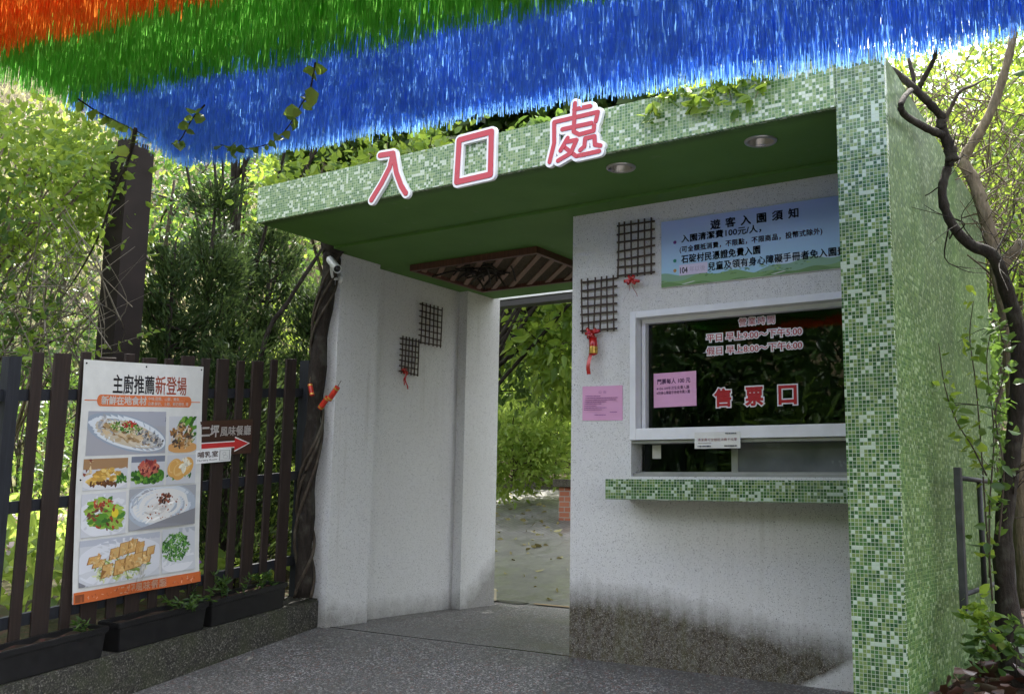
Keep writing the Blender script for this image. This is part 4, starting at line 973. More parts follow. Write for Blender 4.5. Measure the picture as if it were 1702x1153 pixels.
# planters on the kerb
rp = np.random.default_rng(21)
def planter(s0, s1, label):
    o = empty('planter_box', fp((s0+s1)/2, .12, .206), label, 'planter', 'black plastic planters on the kerb')
    bm = bmesh.new()
    def ring(ds, o0, o1, h): return [bm.verts.new(tuple(fp(s, q, h))) for s, q in ((s0+ds, o0), (s1-ds, o0), (s1-ds, o1), (s0+ds, o1))]
    rs = [ring(.025, .045, .205, .2075), ring(.012, .037, .213, .345), ring(.0, .025, .225, .350), ring(-.001, .024, .226, .383), ring(.012, .037, .213, .384), ring(.018, .042, .208, .30)]
    bm.faces.new(rs[0])
    for a, b in zip(rs[:-1], rs[1:]):
        for i in range(4): bm.faces.new((a[i], a[(i+1) % 4], b[(i+1) % 4], b[i]))
    bmesh.ops.recalc_face_normals(bm, faces=bm.faces[:])
    bmesh.ops.bevel(bm, geom=[e for e in bm.edges if abs((e.verts[0].co-e.verts[1].co).z) > .02 or True], offset=.004, segments=2, affect='EDGES')
    m = MB(); m.addbm(bm); m.build('trough', 'planter', o, False)
    m = MB(); n = 14
    for j in range(4):
        for i in range(n+1): m.v.append(tuple(fp(s0+.016+(s1-s0-.032)*i/n, .041+.168*j/3, .352+rp.uniform(-.008, .012))))
    for j in range(3):
        for i in range(n): q = j*(n+1)+i; m.f.append((q, q+1, q+n+2, q+n+1))
    fix(m).build('soil', 'soil', o, True)
planter(-2.59, -1.835, 'black planter trough at the near left end of the kerb'); planter(-1.765, -1.055, 'black planter trough below the poster in the middle of the kerb'); planter(-1.035, -.305, 'black planter trough nearest the gate pier')
def seedling(p, h, n, leaf, label, seed, mat='leaf_mid', spread=.05, cat='seedling', group='weedy seedlings in the planters', lean=.35):
    rng = np.random.default_rng(seed); o = empty('seedling', p, label, cat, group); p = np.asarray(p, float); st = MB(); C = []; D = []
    for k in range(n):
        b = p+np.array((rng.normal(0, spread), rng.normal(0, spread), 0)); t = b+np.array((rng.normal(0, lean*h), rng.normal(0, lean*h), h*rng.uniform(.55, 1.1)))
        l = bez([b, (b+t)/2+rng.normal(0, .01, 3), t], 6); st.tube(l, list(np.linspace(.0035, .0015, len(l))), 5)
        for q in l[2:]:
            for a in range(2):
                th = rng.uniform(0, 6.28); C.append(q); D.append((math.cos(th), math.sin(th), .35))
        for a in range(5):
            th = rng.uniform(0, 6.28); C.append(t); D.append((math.cos(th)*.8, math.sin(th)*.8, .6))
    st.build('stem', 'leaf_dark', o, True); leaves_obj('leaf_spray', [leaf_arrays(C, D, leaf, rng, .30, .2, .35)], mat, o)
seedling(fp(-1.96, .12, .352), .11, 2, .042, 'two thin weeds in the near left planter', 1)
seedling(fp(-1.22, .12, .352), .07, 5, .040, 'bushy low weed at the right end of the middle planter', 2, spread=.07)
seedling(fp(-.84, .11, .352), .15, 6, .042, 'tallest bushy weed in the planter by the gate pier', 3, spread=.08)
seedling(fp(-.45, .11, .352), .12, 4, .04, 'small pale weed at the right end of the planter by the pier', 4, spread=.06)

# ================================================================== STREAMERS
cdir = np.array([.986, .166, 0.0]); cper = np.array([-.166, .986, 0.0])
def streamers(name, label, mat, rows, seed):
    """rows: list of (offset in depth, start, end)"""
    rng = np.random.default_rng(seed); o = empty(name, (-3, rows[0][0], 3.0), label, 'streamers', 'rows of plastic ribbon streamers overhead')
    for ty, x0, x1, dens in rows:
        # centre line through (-3, ty)
        a0 = np.array([-3, ty, 0.0])+cdir*(x0+3); L = x1-x0; n = int(L*dens); t = np.sort(rng.uniform(0, L, n))
        top = 3.00+.008*np.sin(t*1.7+ty*5); ln = rng.uniform(.280, .300, n)+.008*np.sin(t*2.3+ty*9)+(rng.random(n) < .10)*rng.uniform(-.12, .04, n); ln = np.maximum(ln, .1)
        ln += .006*np.sin(t*11+ty*3)
        w = rng.uniform(.0014, .0037, n); ang = rng.uniform(0, math.pi, n); base = a0+cdir*t[:, None]+cper*rng.normal(0, .022, n)[:, None]
        wv = np.stack([np.cos(ang), np.sin(ang), np.zeros(n)], 1)*w[:, None]; dx = rng.normal(0, .007, (n, 2)); bx = rng.normal(0, .005, (n, 2)); V = []
        for k, f in enumerate((0, .35, .7, 1.0)):
            c = base.copy(); c[:, 2] = top-ln*f; c[:, :2] += dx*f**1.5+bx*math.sin(f*3.14)
            c[:, 2] += 0
            ws = 1.0 if k < 3 else .55
            V += [c-wv*ws, c+wv*ws]
        V = np.stack(V, 1).reshape(-1, 3); idx = (np.arange(n)*8)[:, None, None]+np.array([[0, 1, 3, 2], [2, 3, 5, 4], [4, 5, 7, 6]])[None]
        r = leaves_obj('ribbon_row', [(V, idx.reshape(-1, 4))], mat, o)
        m = MB(); m.tube([tuple(a0+np.array((0, 0, 3.0))), tuple(a0+cdir*L*.5+np.array((0, 0, 2.995))), tuple(a0+cdir*L+np.array((0, 0, 3.0)))], .004, 5); m.build('wire', 'rail_grey', r)
streamers('blue_streamers', 'broad band of blue plastic ribbon streamers hanging over the gate front', 'rib_blue', [(3.46-.112*k, -4.42+.032*k, 2.2, 820) for k in range(8)], 1)
streamers('green_streamers', 'band of green plastic ribbon streamers in front of the blue', 'rib_green', [(2.61-.11*k, -4.17+.016*k, 1.8, 820) for k in range(5)], 2)
streamers('orange_streamers', 'orange plastic ribbon streamers nearest the viewer overhead', 'rib_orange', [(2.055-.11*k, -4.08+.02*k, 1.2, 740) for k in range(4)], 3)
# steel column behind the fence carrying the wires
m = MB(); m.box((-6.90, 4.44, -.1), (-6.67, 4.67, 3.62), .006)
sc_ = empty('steel_column', (-6.85, 4.55, 0), 'tall brown steel box column behind the fence under the streamers', 'column'); m.build('shaft', 'column', sc_)
m = MB(); m.box((-6.96, 4.38, .1), (-6.61, 4.73, .125), .003); m.build('base_plate', 'column', sc_)
m = MB(); m.box((-6.84, 4.45, 3.621), (-6.73, 4.66, 3.70), .006); m.build('top_cap', 'column', sc_)

# ================================================================== BEYOND THE DOORWAY
m = MB(); m.box((-8.2, 8.52, 2.975), (-2.9, 8.66, 3.045), .004)
bo = empty('steel_beam', (-5.6, 8.6, 0), 'dark steel beam with a white top edge behind the doorway', 'beam'); m.build('beam', 'steel_dark', bo)
m = MB(); m.box((-8.22, 8.50, 3.0455), (-2.88, 8.68, 3.068), .003); m.build('capping', 'letter_white', bo)
for x in (-8.15, -3.05): m = MB(); m.box((x, 8.54, -.2), (x+.12, 8.64, 2.974), .004); m.build('post', 'steel_dark', bo)
bp = empty('brick_post', (-7.1, 12.2, .7), 'short red brick post with a concrete cap beyond the doorway', 'brick post')
m = MB(); m.box((-7.40, 12.0, .5), (-6.9, 12.5, 1.135), .006); m.build('brickwork', 'brick', bp)
m = MB(); m.box((-7.47, 11.94, 1.136), (-6.84, 12.56, 1.245), .012); m.build('cap', 'kerb', bp)
m = MB(); c = on(818, 998, 2, 0.0); m.box((c[0]-.035, c[1]-.04, .0), (c[0]+.03, c[1]+.03, .115), .006); tag(m.build('timber_block', 'cream'), 'small cream timber block on the ground at the foot of the pier', 'timber block')
rng = np.random.default_rng(9); C = []; D = []
for _ in range(190):
    y = 8.2+6.2*rng.random()**.8; x = -.70*y+rng.uniform(-1.6, 1.0)
    C.append((x, y, pz(y)+.012)); D.append((rng.normal(), rng.normal(), .02))
lf = leaf_arrays(C, D, .085, rng, .5, .15, .12); tag(leaves_obj('leaf_litter', [lf], 'litter'), 'scattered yellowing fallen leaves on the wet path', 'fallen leaves', None, 'stuff')
m = MB(); a = on(815, 996, 2, .006); b = on(850, 1003, 2, .006); m.poly([a, on(822, 985, 2, .006), on(850, 992, 2, .006), on(880, 1001, 2, .006), on(860, 1004, 2, .006)]); tag(m.build('path_patch', 'steel_dark'), None, None, None, 'structure')
m = MB(); m.poly([on(885, 1003, 2, .005), on(958, 982, 2, .005), on(990, 1013, 2, .005)]); tag(m.build('path_patch', plain('ochre worn concrete', (.22, .155, .08), .7)), None, None, None, 'structure')

# ------------------------------------------------------------------ railing on the right
rl = empty('metal_railing', (-.99, 5.4, .4), 'weathered grey steel railing bracket beside the tiled side wall', 'railing')
m = MB(); m.box((-1.012, 5.345, .49), (-.978, 5.39, 1.18), .004); m.build('post', 'rail_grey', rl)
for z in (1.13, .565): m = MB(); m.tube([(-.998, 5.37, z), (-.99, 6.9, z)], .013, 8); m.build('rail', 'rail_grey', rl, True)
m = MB(); m.tube([(-.997, 5.95, .57), (-.997, 5.95, 1.13)], .015, 8); m.build('baluster', 'rail_grey', rl, True)
m = MB(); m.box((-1.02, 6.85, .1), (-.975, 6.905, 1.18), .004); m.build('post', 'rail_grey', rl)

# ================================================================== VEGETATION
# -- left of the column: sunny broadleaf bushes above a tangle of bare stems
tree('broadleaf_bush', (-7.4, 3.3, .1), [(at(30, 320, 7.6), (.75, .9, .55)), (at(110, 270, 8.0), (.5, .6, .35)), (at(10, 250, 8.2), (.6, .7, .35))], 'leaf_bright', 'sunlit yellow green bush above the fence left of the steel column', 'bush', None, 31, .070, .55, 4200, 110, .11, .035, 'twig', .1, 6)
tree('broadleaf_bush', (-8.4, 4.4, .3), [(at(130, 430, 9.0), (.8, .8, .5)), (at(30, 480, 8.6), (.7, .6, .45))], 'leaf_mid', 'thin darker green bush behind the sunny bush', 'bush', None, 32, .07, .5, 260, 24, .13, .03, 'twig', .1, 6)
tree('broadleaf_bush', (-7.2, 2.6, .1), [(at(-60, 480, 7.0), (.5, .6, .9)), (at(10, 560, 7.4), (.45, .5, .35))], 'leaf_mid', 'green bush half outside the frame at the far left', 'bush', None, 33, .07, .5, 1100, 40, .13, .03, 'bark_brown', .1, 6)
def tangle(name, label, boxpx, dist, n, seed, mat='twig', r=.006, ln=1.0, cat='bare shrub', leafn=0, lmat='leaf_bright', ysq=1.0, leafsz=.06):
    rng = np.random.default_rng(seed); m = MB(); C = []; D = []
    base = at((boxpx[0]+boxpx[2])/2, boxpx[3], dist); root = empty(name, base, label, cat)
    for k in range(n):
        px = rng.uniform(boxpx[0], boxpx[2]); py = rng.uniform(boxpx[1], boxpx[3]); c = np.array(at(px, py, dist+rng.uniform(-.6, .6)))
        d = rng.normal(0, 1, 3); d[2] = abs(d[2])*ysq+.3; d /= np.linalg.norm(d); L = ln*rng.uniform(.35, 1.0); w = rng.normal(0, .13, 3)
        l = bez([c-d*L*.5, c+w*.6, c+d*L*.5+w*rng.uniform(-1, 1)], 5); q = r*rng.uniform(.4, 1.2); m.tube(l, list(np.linspace(q, q*.35, len(l))), 4, False)
        if rng.random() < leafn:
            for p in l[3:]:
                for a in range(2): C.append(p); D.append(rng.normal(0, 1, 3)+np.array((0, 0, .2)))
    m.build('stems', mat, root, True, uv=False)
    if C: leaves_obj('leaf_spray', [leaf_arrays(C, D, leafsz, rng, .55, .2, .3)], lmat, root)
tangle('bare_shrub', 'tangle of bare grey brown stems behind the fence left of the column', (-20, 400, 175, 625), 7.25, 120, 41, 'twig_pale', .0055, 1.2, 'bare shrub', .16)
tangle('bare_shrub', 'bare pale twiggy shrub between the conifers and the gate pier', (455, 470, 560, 620), 10.5, 110, 42, 'twig', .005, .9, 'bare shrub', .12)
# -- conifers
def conifer(base, h, r, label, seed, n=5200, mat='needle', lean=(0, 0)):
    rng = np.random.default_rng(seed); root = empty('cypress_tree', base, label, 'conifer', 'dark cypresses behind the fence'); base = np.asarray(base, float); tb = MB()
    tip = base+np.array((lean[0], lean[1], h)); tp = bez([base, base*.5+tip*.5+rng.normal(0, .04, 3), tip], 8); tb.tube(tp, list(np.linspace(.06, .008, len(tp))), 7); C = []; D = []
    nb = 70
    for k in range(nb):
        f = rng.uniform(.06, 1)**.9; s = tp[int(f*(len(tp)-1))]; th = rng.uniform(0, 6.28); L = r*(1.15-f)**.6*rng.uniform(.55, 1.15); up = rng.uniform(.2, 1.0)
        e = s+np.array((math.cos(th)*L, math.sin(th)*L, L*up)); l = bez([s, (s+e)/2+np.array((0, 0, -.05)), e], 5); tb.tube(l, list(np.linspace(.012, .003, len(l))), 4, False)
        q = np.array(l); k2 = int(n/nb); t = rng.uniform(.25, 1.0, k2)**.8; p = q[np.minimum((t*(len(q)-1)).astype(int), len(q)-1)]+rng.normal(0, .055, (k2, 3))*np.array((1, 1, 1.25))
        C.append(p); dd_ = np.tile((e-s)/np.linalg.norm(e-s)*.8+np.array((0, 0, .5)), (k2, 1)); D.append(dd_)
    tb.build('trunk', 'bark', root, True, uv=False)
    leaves_obj('crown', [leaf_arrays(np.concatenate(C), np.concatenate(D), .062, rng, .28, .1, .45, 4)], mat, root)
def gnd(px, py, d):
    p = at(px, py, d); p[2] = hz(p[0], p[1])-.05; return p
conifer(gnd(330, 800, 8.8), 3.6, .72, 'dark feathery cypress right of the column, tallest of the cypresses', 51, 18700)
conifer(gnd(265, 800, 8.3), 2.9, .50, 'narrow dark cypress close behind the steel column', 52, 10200)
conifer(gnd(430, 800, 9.6), 3.4, .62, 'middle cypress with an upright pointed crown', 53, 15300)
conifer(gnd(515, 800, 9.2), 2.7, .52, 'cypress with blackish sprays beside the vine post', 54, 11050, 'needle')
conifer(gnd(385, 800, 8.2), 2.0, .7, 'low bushy cypress just above the fence top', 55, 10200)
m = MB(); m.tube(bez([gnd(395, 800, 8.0), at(432, 600, 8.1), at(480, 500, 8.2), at(528, 425, 8.3), at(556, 380, 8.3)], 6), [.022]*6+[.020]*6+[.017]*6+[.013]*7, 7)
tag(m.build('leaning_trunk', 'bark', None, True), 'thin bare black trunk leaning right behind the fence', 'leaning trunk')
tree('broadleaf_tree', (-8.1, 7.0, hz(-8.1, 7.0)), [((-6.3, 6.4, 6.6), (2.0, 2.1, 1.0)), ((-8.4, 5.4, 7.2), (1.6, 1.8, 1.0))], 'leaf_mid', 'tall slim tree behind the cypresses, added with its crown out of view to shade the driveway', 'tree', None, 60, .2, .55, 11000, 150, .24, .06, 'bark', .2, 8)  # added tree: crown above the view keeps sun off the driveway
# -- bright ground cover and flowers behind the fence
rng = np.random.default_rng(61); C = []; D = []; F_ = []
for k in range(15000):
    x = -6.15-10.0*rng.random()**1.2; y = rng.uniform(1.2, 10.5)
    if y > 7.6 and x > -10.9: continue
    hgt = (.28+.22*math.sin(x*2.1)*math.sin(y*1.7)+.25*math.sin(x*.7+y*.9)**2); z = hz(x, y)+max(.03, hgt*rng.random()**.7); C.append((x, y, z)); D.append((rng.normal(), rng.normal(), .9))
    if k % 36 == 0: F_.append((x, y, z+.08))
tag(leaves_obj('ground_cover', [leaf_arrays(C, D, .12, rng, .5, .2, .5)], 'garden'), 'bright sunlit ground cover plants behind the fence', 'ground cover', None, 'stuff')
FC = np.repeat(np.array(F_), 5, 0)+rng.normal(0, .022, (len(F_)*5, 3))
tag(leaves_obj('garden_flowers', [leaf_arrays(FC, rng.normal(0, 1, FC.shape), .045, rng, .8, .2, .4)], 'flower'), 'small pink red and white flowers among the ground cover', 'flowers', None, 'stuff')
def fgrow(px, py, d, rad, label, seed, mat='leaf_mid', n=1500, leaf=.08, cat='shrub', group='shrubs behind the fence', name='garden_shrub', aspect=.5, sig=.12, droop=.0, nclump=None, barkm='bark_brown', tr=.03, bz=None, dx=0.0):
    c = at(px, py, d); b = np.array(c); b[0] += dx; b[2] = (hz(c[0], c[1]) if bz is None else bz)-.05
    return tree(name, b, [(c, rad)], mat, label, cat, group, seed, leaf, aspect, n, nclump or max(20, n//28), sig, tr, barkm, droop, 9)
fgrow(30, 720, 10.5, (.9, .9, .7), 'green shrub behind the pickets at the far left', 71, 'leaf_mid', 1100)
fgrow(110, 690, 12.5, (1.1, 1.1, .8), 'dense green shrub behind the left end of the fence', 72, 'leaf_mid', 1210)
fgrow(245, 740, 12.0, (.9, .9, .7), 'shrub hidden behind the food poster', 73, 'leaf_mid', 1200)
fgrow(420, 690, 12.0, (.9, .9, .6), 'bright shrub seen between pickets right of the red arrow', 74, 'leaf_bright', 880)
fgrow(475, 720, 10.0, (.5, .5, .5), 'small bright shrub behind the last pickets', 75, 'garden', 1300)
# -- hillside woods behind everything
def pale(px, py, d, rad, label, seed, mat, n, leaf=.125, name='hill_tree', cat='tree', group='trees on the hillside', droop=.1, sig=.3, tr=.10):
    return fgrow(px, py, d, rad, label, seed, mat, int(n*1.4), leaf, cat, group, name, .5, sig, droop, None, 'bark_brown', tr)
pale(-60, 520, 19, (2.6, 2.6, 2.6), 'big mid green hillside tree at the far left', 81, 'leaf_mid', 2200)
pale(110, 330, 22, (2.8, 2.8, 2.3), 'yellow green hillside tree behind the sunny bush', 82, 'leaf_bright', 1700)
pale(290, 300, 20, (2.2, 2.2, 2.6), 'dark hillside tree behind the steel column', 83, 'leaf_dark', 2000)
pale(420, 230, 23, (2.6, 2.6, 2.0), 'hillside tree with loose mid green crown above the roof corner', 84, 'leaf_mid', 900)
pale(560, 250, 17, (1.8, 1.8, 1.5), 'bright tree crown rising behind the roof left of the signs', 85, 'leaf_bright', 3000)
pale(760, 180, 18, (2.2, 2.2, 1.6), 'tree crown rising behind the roof over the square sign character', 86, 'leaf_mid', 3000)
pale(1000, 110, 18, (2.4, 2.4, 1.6), 'tree crown behind the roof, mostly hidden by blue streamers', 87, 'leaf_mid', 2400)
pale(500, 640, 18, (1.6, 1.6, 1.4), 'pale hillside bush low behind the conifers', 88, 'leaf_bright', 2600)
pale(40, 640, 17, (2.2, 2.2, 1.4), 'low hillside bush behind the left pickets', 89, 'leaf_mid', 2600)
rng = np.random.default_rng(90); C = []; D = []
for k in range(26000):
    x = rng.uniform(-34, -11.2); y = rng.uniform(3, 30)
    if y < 15.5 and x > -11.5: continue
    C.append((x, y, hz(x, y)+.5*rng.random()**1.4)); D.append((rng.normal(0, .5), rng.normal(0, .5), 1.0))
tag(leaves_obj('hillside_grass', [leaf_arrays(C, D, .42, rng, .13, .1, .3, 4)], 'grass'), 'pale dry grass covering the hillside', 'grass', None, 'stuff')
rng = np.random.default_rng(92); C = []; D = []
for k in range(16000):
    x = rng.uniform(-26, 8); y = rng.uniform(16.5, 34); C.append((x, y, hz(x, y)+1.3*rng.random())); D.append((rng.normal(), rng.normal(), .5))
tag(leaves_obj('hillside_undergrowth', [leaf_arrays(C, D, .34, rng, .5, .2, .6)], 'leaf_mid'), 'green undergrowth covering the hill behind the gate', 'undergrowth', None, 'stuff')
# -- seen through the doorway
rng = np.random.default_rng(93)
for k, (px, py, d, rad, mat, n, lab) in enumerate(((850, 745, 15.6, (.9, .7, .75), 'garden', 3200, 'clipped shrub behind the far kerb at the left of the doorway view'), (925, 720, 16.0, (.9, .7, .8), 'garden', 3200, 'yellow green shrub behind the far kerb at the right of the doorway view'), (880, 660, 17.6, (1.4, 1.0, .8), 'garden', 3200, 'upper row yellow green shrub on the bank beyond the doorway'))):
    fgrow(px, py, d, rad, lab, 94+k, mat, n, .10, 'shrub', 'shrubs beyond the doorway', 'hedge_shrub', .45, .11, .0, 120, 'bark_brown', .03, 1.25)
fgrow(838, 560, 14.0, (.75, .75, .85), 'dark leafy tree hanging into the left of the doorway view', 98, 'leaf_mid', 2400, .13, 'tree', 'trees beyond the doorway', 'broadleaf_tree', .42, .16, .5, 60, 'bark', .07, 1.0, -1.6)
fgrow(960, 560, 12.2, (.75, .75, .95), 'tree with large drooping light green leaves right of the doorway view', 99, 'leaf_bright', 2300, .14, 'tree', 'trees beyond the doorway', 'broadleaf_tree', .45, .16, .7, 60, 'bark', .06, .8, 1.4)
pale(880, 560, 22, (3.0, 2.5, 2.6), 'bright hillside tree filling the back of the doorway view', 100, 'leaf_bright', 4200, .17)

tree('broadleaf_tree', (-8.6, 9.6, pz(9.6)), [((-5.5, 9.7, 5.6), (2.0, 1.6, .9)), ((-4.5, 10.1, 5.9), (1.3, 1.2, .7)), ((-7.7, 12.4, 6.1), (2.0, 1.8, .9))], 'leaf_mid', 'tall tree added to shade the passage floor, its crown over the back of the gate roof', 'tree', 'trees beyond the doorway', 104, .24, .6, 17000, 200, .24, .09, 'bark', .2, 10)  # added tree: hidden crowns block sun patches on the passage floor
tree('broadleaf_tree', (-10.2, 12.2, pz(12.2)), [((-8.9, 14.4, 6.7), (2.3, 1.8, 1.0)), ((-10.6, 12.0, 6.4), (1.6, 1.6, 1.0))], 'leaf_mid', 'tall tree with unseen crown, added to shade the wet path beyond the doorway', 'tree', 'trees beyond the doorway', 105, .24, .6, 8000, 120, .24, .09, 'bark', .2, 10)  # added tree: overhead crowns out of sight, there to shade the path
# -- right hand side: twisted tree, vines, woods
rt = empty('twisted_tree', on(1680, 1115, 1, 5.75), 'dark twisting tree trunk close to the tiled side wall', 'tree')
def limb(px, ys_, rs, mat, parent, nm):
    p = bez([on(x, y, 1, Y) for (x, y), Y in zip(px, ys_)], 6); n = len(p); r = np.interp(np.linspace(0, 1, n), np.linspace(0, 1, len(rs)), rs)*(1+.06*np.sin(np.arange(n)*1.7)+np.random.default_rng(n+len(px)).normal(0, .05, n))
    m = MB(); m.tube(p, list(r), 10); return m.build(nm, mat, parent, True, uv=False)
trk = limb([(1700, 1150), (1685, 1090), (1672, 985), (1668, 880), (1682, 760), (1690, 680), (1692, 560), (1672, 480), (1650, 425), (1610, 405), (1578, 365), (1566, 320), (1575, 280), (1583, 262)], [5.75]*6+[5.7, 5.6, 5.5, 5.45, 5.42, 5.42, 5.45, 5.45], [.10, .075, .052, .046, .043, .041, .039, .036, .032, .027, .024, .023, .023, .023], 'bark', rt, 'trunk')
limb([(1583, 268), (1578, 245), (1568, 220), (1564, 205), (1567, 192)], [5.45, 5.44, 5.42, 5.40, 5.40], [.034, .030, .026, .026, .024], 'bark', trk, 'limb')
limb([(1567, 196), (1545, 172), (1520, 148), (1495, 125), (1463, 100)], [5.40, 5.3, 5.2, 5.2, 5.2], [.022, .021, .020, .017, .010], 'bark', trk, 'limb')
limb([(1568, 225), (1548, 217), (1525, 205), (1505, 192), (1497, 178), (1503, 162), (1514, 150)], [5.42, 5.3, 5.1, 4.85, 4.72, 4.8, 5.0], [.022, .020, .018, .016, .015, .014, .012], 'bark', trk, 'limb')
limb([(1526, 152), (1533, 135), (1548, 108), (1556, 85), (1562, 55)], [5.40, 5.38, 5.35, 5.3, 5.25], [.014, .014, .012, .011, .007], 'bark', trk, 'limb')
limb([(1520, 150), (1518, 128), (1512, 105), (1508, 80)], [5.40, 5.42, 5.45, 5.5], [.012, .011, .010, .006], 'bark', trk, 'limb')
limb([(1568, 205), (1580, 180), (1596, 152), (1618, 142), (1640, 130)], [5.4, 5.4, 5.4, 5.5, 5.6], [.014, .011, .009, .007, .004], 'bark_brown', trk, 'limb')
pt = empty('pale_tree', on(1700, 1010, 1, 6.6), 'pale brown tree forking behind the dark twisting trunk', 'tree')
p2 = limb([(1712, 1010), (1700, 860), (1690, 700), (1672, 520), (1640, 370), (1618, 300), (1597, 265)], [6.6, 6.6, 6.55, 6.5, 6.4, 6.4, 6.4], [.060, .055, .050, .044, .040, .036, .032], 'bark_pale', pt, 'trunk')
limb([(1597, 270), (1612, 245), (1640, 200), (1662, 145), (1680, 80), (1692, 10), (1700, -60)], [6.4]*7, [.031, .030, .028, .026, .024, .021, .018], 'bark_pale', p2, 'limb')
limb([(1700, 400), (1680, 425), (1665, 445)], [6.5]*3, [.03, .032, .034], 'bark_pale', p2, 'limb')
limb([(1690, 700), (1705, 600), (1730, 480)], [6.55]*3, [.05, .045, .04], 'bark', p2, 'limb')
def twigs(parent, src, n, seed, ln, mat='bark', r=.005):
    rng = np.random.default_rng(seed); m = MB(); V = [v.co.copy() for v in src.data.vertices]
    for k in range(n):
        p = np.array(V[int(rng.integers(len(V)*.25, len(V)))]); d = rng.normal(0, 1, 3)+np.array((.3, .2, .5)); d /= np.linalg.norm(d); L = ln*rng.uniform(.3, 1)
        l = bez([p, p+d*L*.5+rng.normal(0, .04, 3), p+d*L+rng.normal(0, .10, 3)], 5); m.tube(l, list(np.linspace(r*rng.uniform(.5, 1.1), .0012, len(l))), 5, False)
        q = l[len(l)//2]; d2 = d+rng.normal(0, .6, 3); m.tube(bez([q, q+d2*L*.25, q+d2*L*.5+rng.normal(0, .03, 3)], 3), [.0025]*4+[.0015]*2+[.001], 4, False)
    m.build('twigs', mat, parent, True, uv=False)
tree('broadleaf_tree', (.9, 6.4, .2), [((.55, 5.9, 3.5), (1.0, 1.5, 1.2)), ((.7, 4.9, 2.2), (.6, .8, .8))], 'leaf_mid', 'leafy tree added just outside the right edge to shade the side wall', 'tree', None, 47, .09, .5, 2600, 70, .18, .07, 'bark', .2, 8)  # added outside the view to darken the tiled side wall
twigs(rt, trk, 34, 45, .45); twigs(pt, p2, 40, 46, .6, 'twig', .006)
tangle('bare_vine', 'tangle of thin dry vine stems above the side wall roof edge', (1490, 100, 1730, 430), 6.9, 230, 44, 'twig', .006, 1.2, 'vine', .18, 'leaf_bright', .8, .05)
pale(1600, 200, 11.5, (1.4, 1.4, 1.5), 'backlit yellow green tree over the right end of the roof', 111, 'leaf_bright', 3600, .085, 'backlit_tree', 'tree', 'trees at the right', .1, .16, .05)
pale(1700, 330, 10.5, (1.1, 1.1, 1.4), 'leafy tree crown at the right edge behind the pale fork', 112, 'leaf_bright', 2800, .085, 'backlit_tree', 'tree', 'trees at the right', .1, .15, .05)
pale(1640, 330, 15, (2.0, 2.0, 2.6), 'darker tree behind the twisting trunk', 113, 'leaf_mid', 3600, .11, 'backlit_tree', 'tree', 'trees at the right', .1, .22, .07)
pale(1700, 640, 12, (1.2, 1.2, 1.3), 'green bush low behind the dark trunk', 114, 'leaf_mid', 2400, .09, 'backlit_tree', 'bush', 'trees at the right', .1, .16, .04)
pale(1690, 880, 10, (.8, .8, .8), 'bush behind the railing at the right edge', 115, 'leaf_mid', 1800, .08, 'backlit_tree', 'bush', 'trees at the right', .1, .14, .03)
def climber(pix, ys_, label, seed, mat='leaf_bright', leaf=.052, dens=3, r=.005, name='climbing_stem', group='leafy stems by the side wall', aspect=.6, jit=.5):
    rng = np.random.default_rng(seed); l = bez([on(x, y, 1, Y) for (x, y), Y in zip(pix, ys_)], 7); o = empty(name, l[0], label, 'climbing plant', group)
    m = MB(); m.tube(l, list(np.linspace(r, r*.4, len(l))), 6); m.build('stem', 'bark_brown', o, True, uv=False); C = []; D = []
    for q in l[2:]:
        for k in range(dens):
            if rng.random() < .75: C.append(q+rng.normal(0, .035, 3)); D.append((rng.normal(), rng.normal(), .1))
    leaves_obj('leaf_spray', [leaf_arrays(C, D, leaf, rng, aspect, .2, jit)], mat, o)
climber([(1650, 1000), (1640, 880), (1632, 760), (1622, 640), (1612, 560), (1618, 500)], [5.6]*6, 'leafy climbing stem rising past the railing baluster', 121, dens=2)
climber([(1645, 960), (1645, 840), (1652, 720), (1640, 600), (1655, 520)], [5.5]*5, 'right hand leafy stem close to the dark trunk', 122, 'leaf_mid', dens=3)
climber([(1640, 790), (1615, 740), (1590, 700), (1570, 640), (1560, 570)], [5.5]*5, 'leafy stem arching left over the tiled side wall', 123, dens=2, leaf=.06)
climber([(1640, 1080), (1648, 1050), (1640, 1030), (1625, 1018), (1612, 1020)], [5.2]*5, 'low leafy sprig in front of the dark trunk', 124, dens=4, leaf=.055, r=.003)
climber([(1660, 900), (1668, 780), (1655, 690), (1672, 600), (1660, 540)], [5.35]*5, 'leafy shoot hanging across the dark trunk', 128, 'leaf_mid', dens=4, leaf=.055)
climber([(1690, 1110), (1688, 1080), (1680, 1060), (1690, 1040)], [5.3]*4, 'small leafy plant at the foot of the dark trunk', 125, 'leaf_mid', .06, 4, .003)
climber([(1628, 1110), (1632, 1090), (1640, 1075), (1636, 1060)], [5.2]*4, 'small green plant sprouting from the leaf litter', 126, 'leaf_mid', .05, 4, .003)
rng = np.random.default_rng(127); C = [(rng.uniform(-1.05, 1.5), rng.uniform(4.8, 8.5), 0) for _ in range(1500)]
C = [(x, y, .155+.02*math.sin(x*5+y*4)+.10*max(0, y-6.5)+.04*max(0, x)+.02*rng.random()) for x, y, _ in C]; D = rng.normal(0, 1, (len(C), 3))*np.array((1, 1, .15))
tag(leaves_obj('bed_litter', [leaf_arrays(C, D, .09, rng, .5, .2, .2)], 'litter_dark'), 'dark wet fallen leaves on the soil beside the side wall', 'fallen leaves', None, 'stuff')
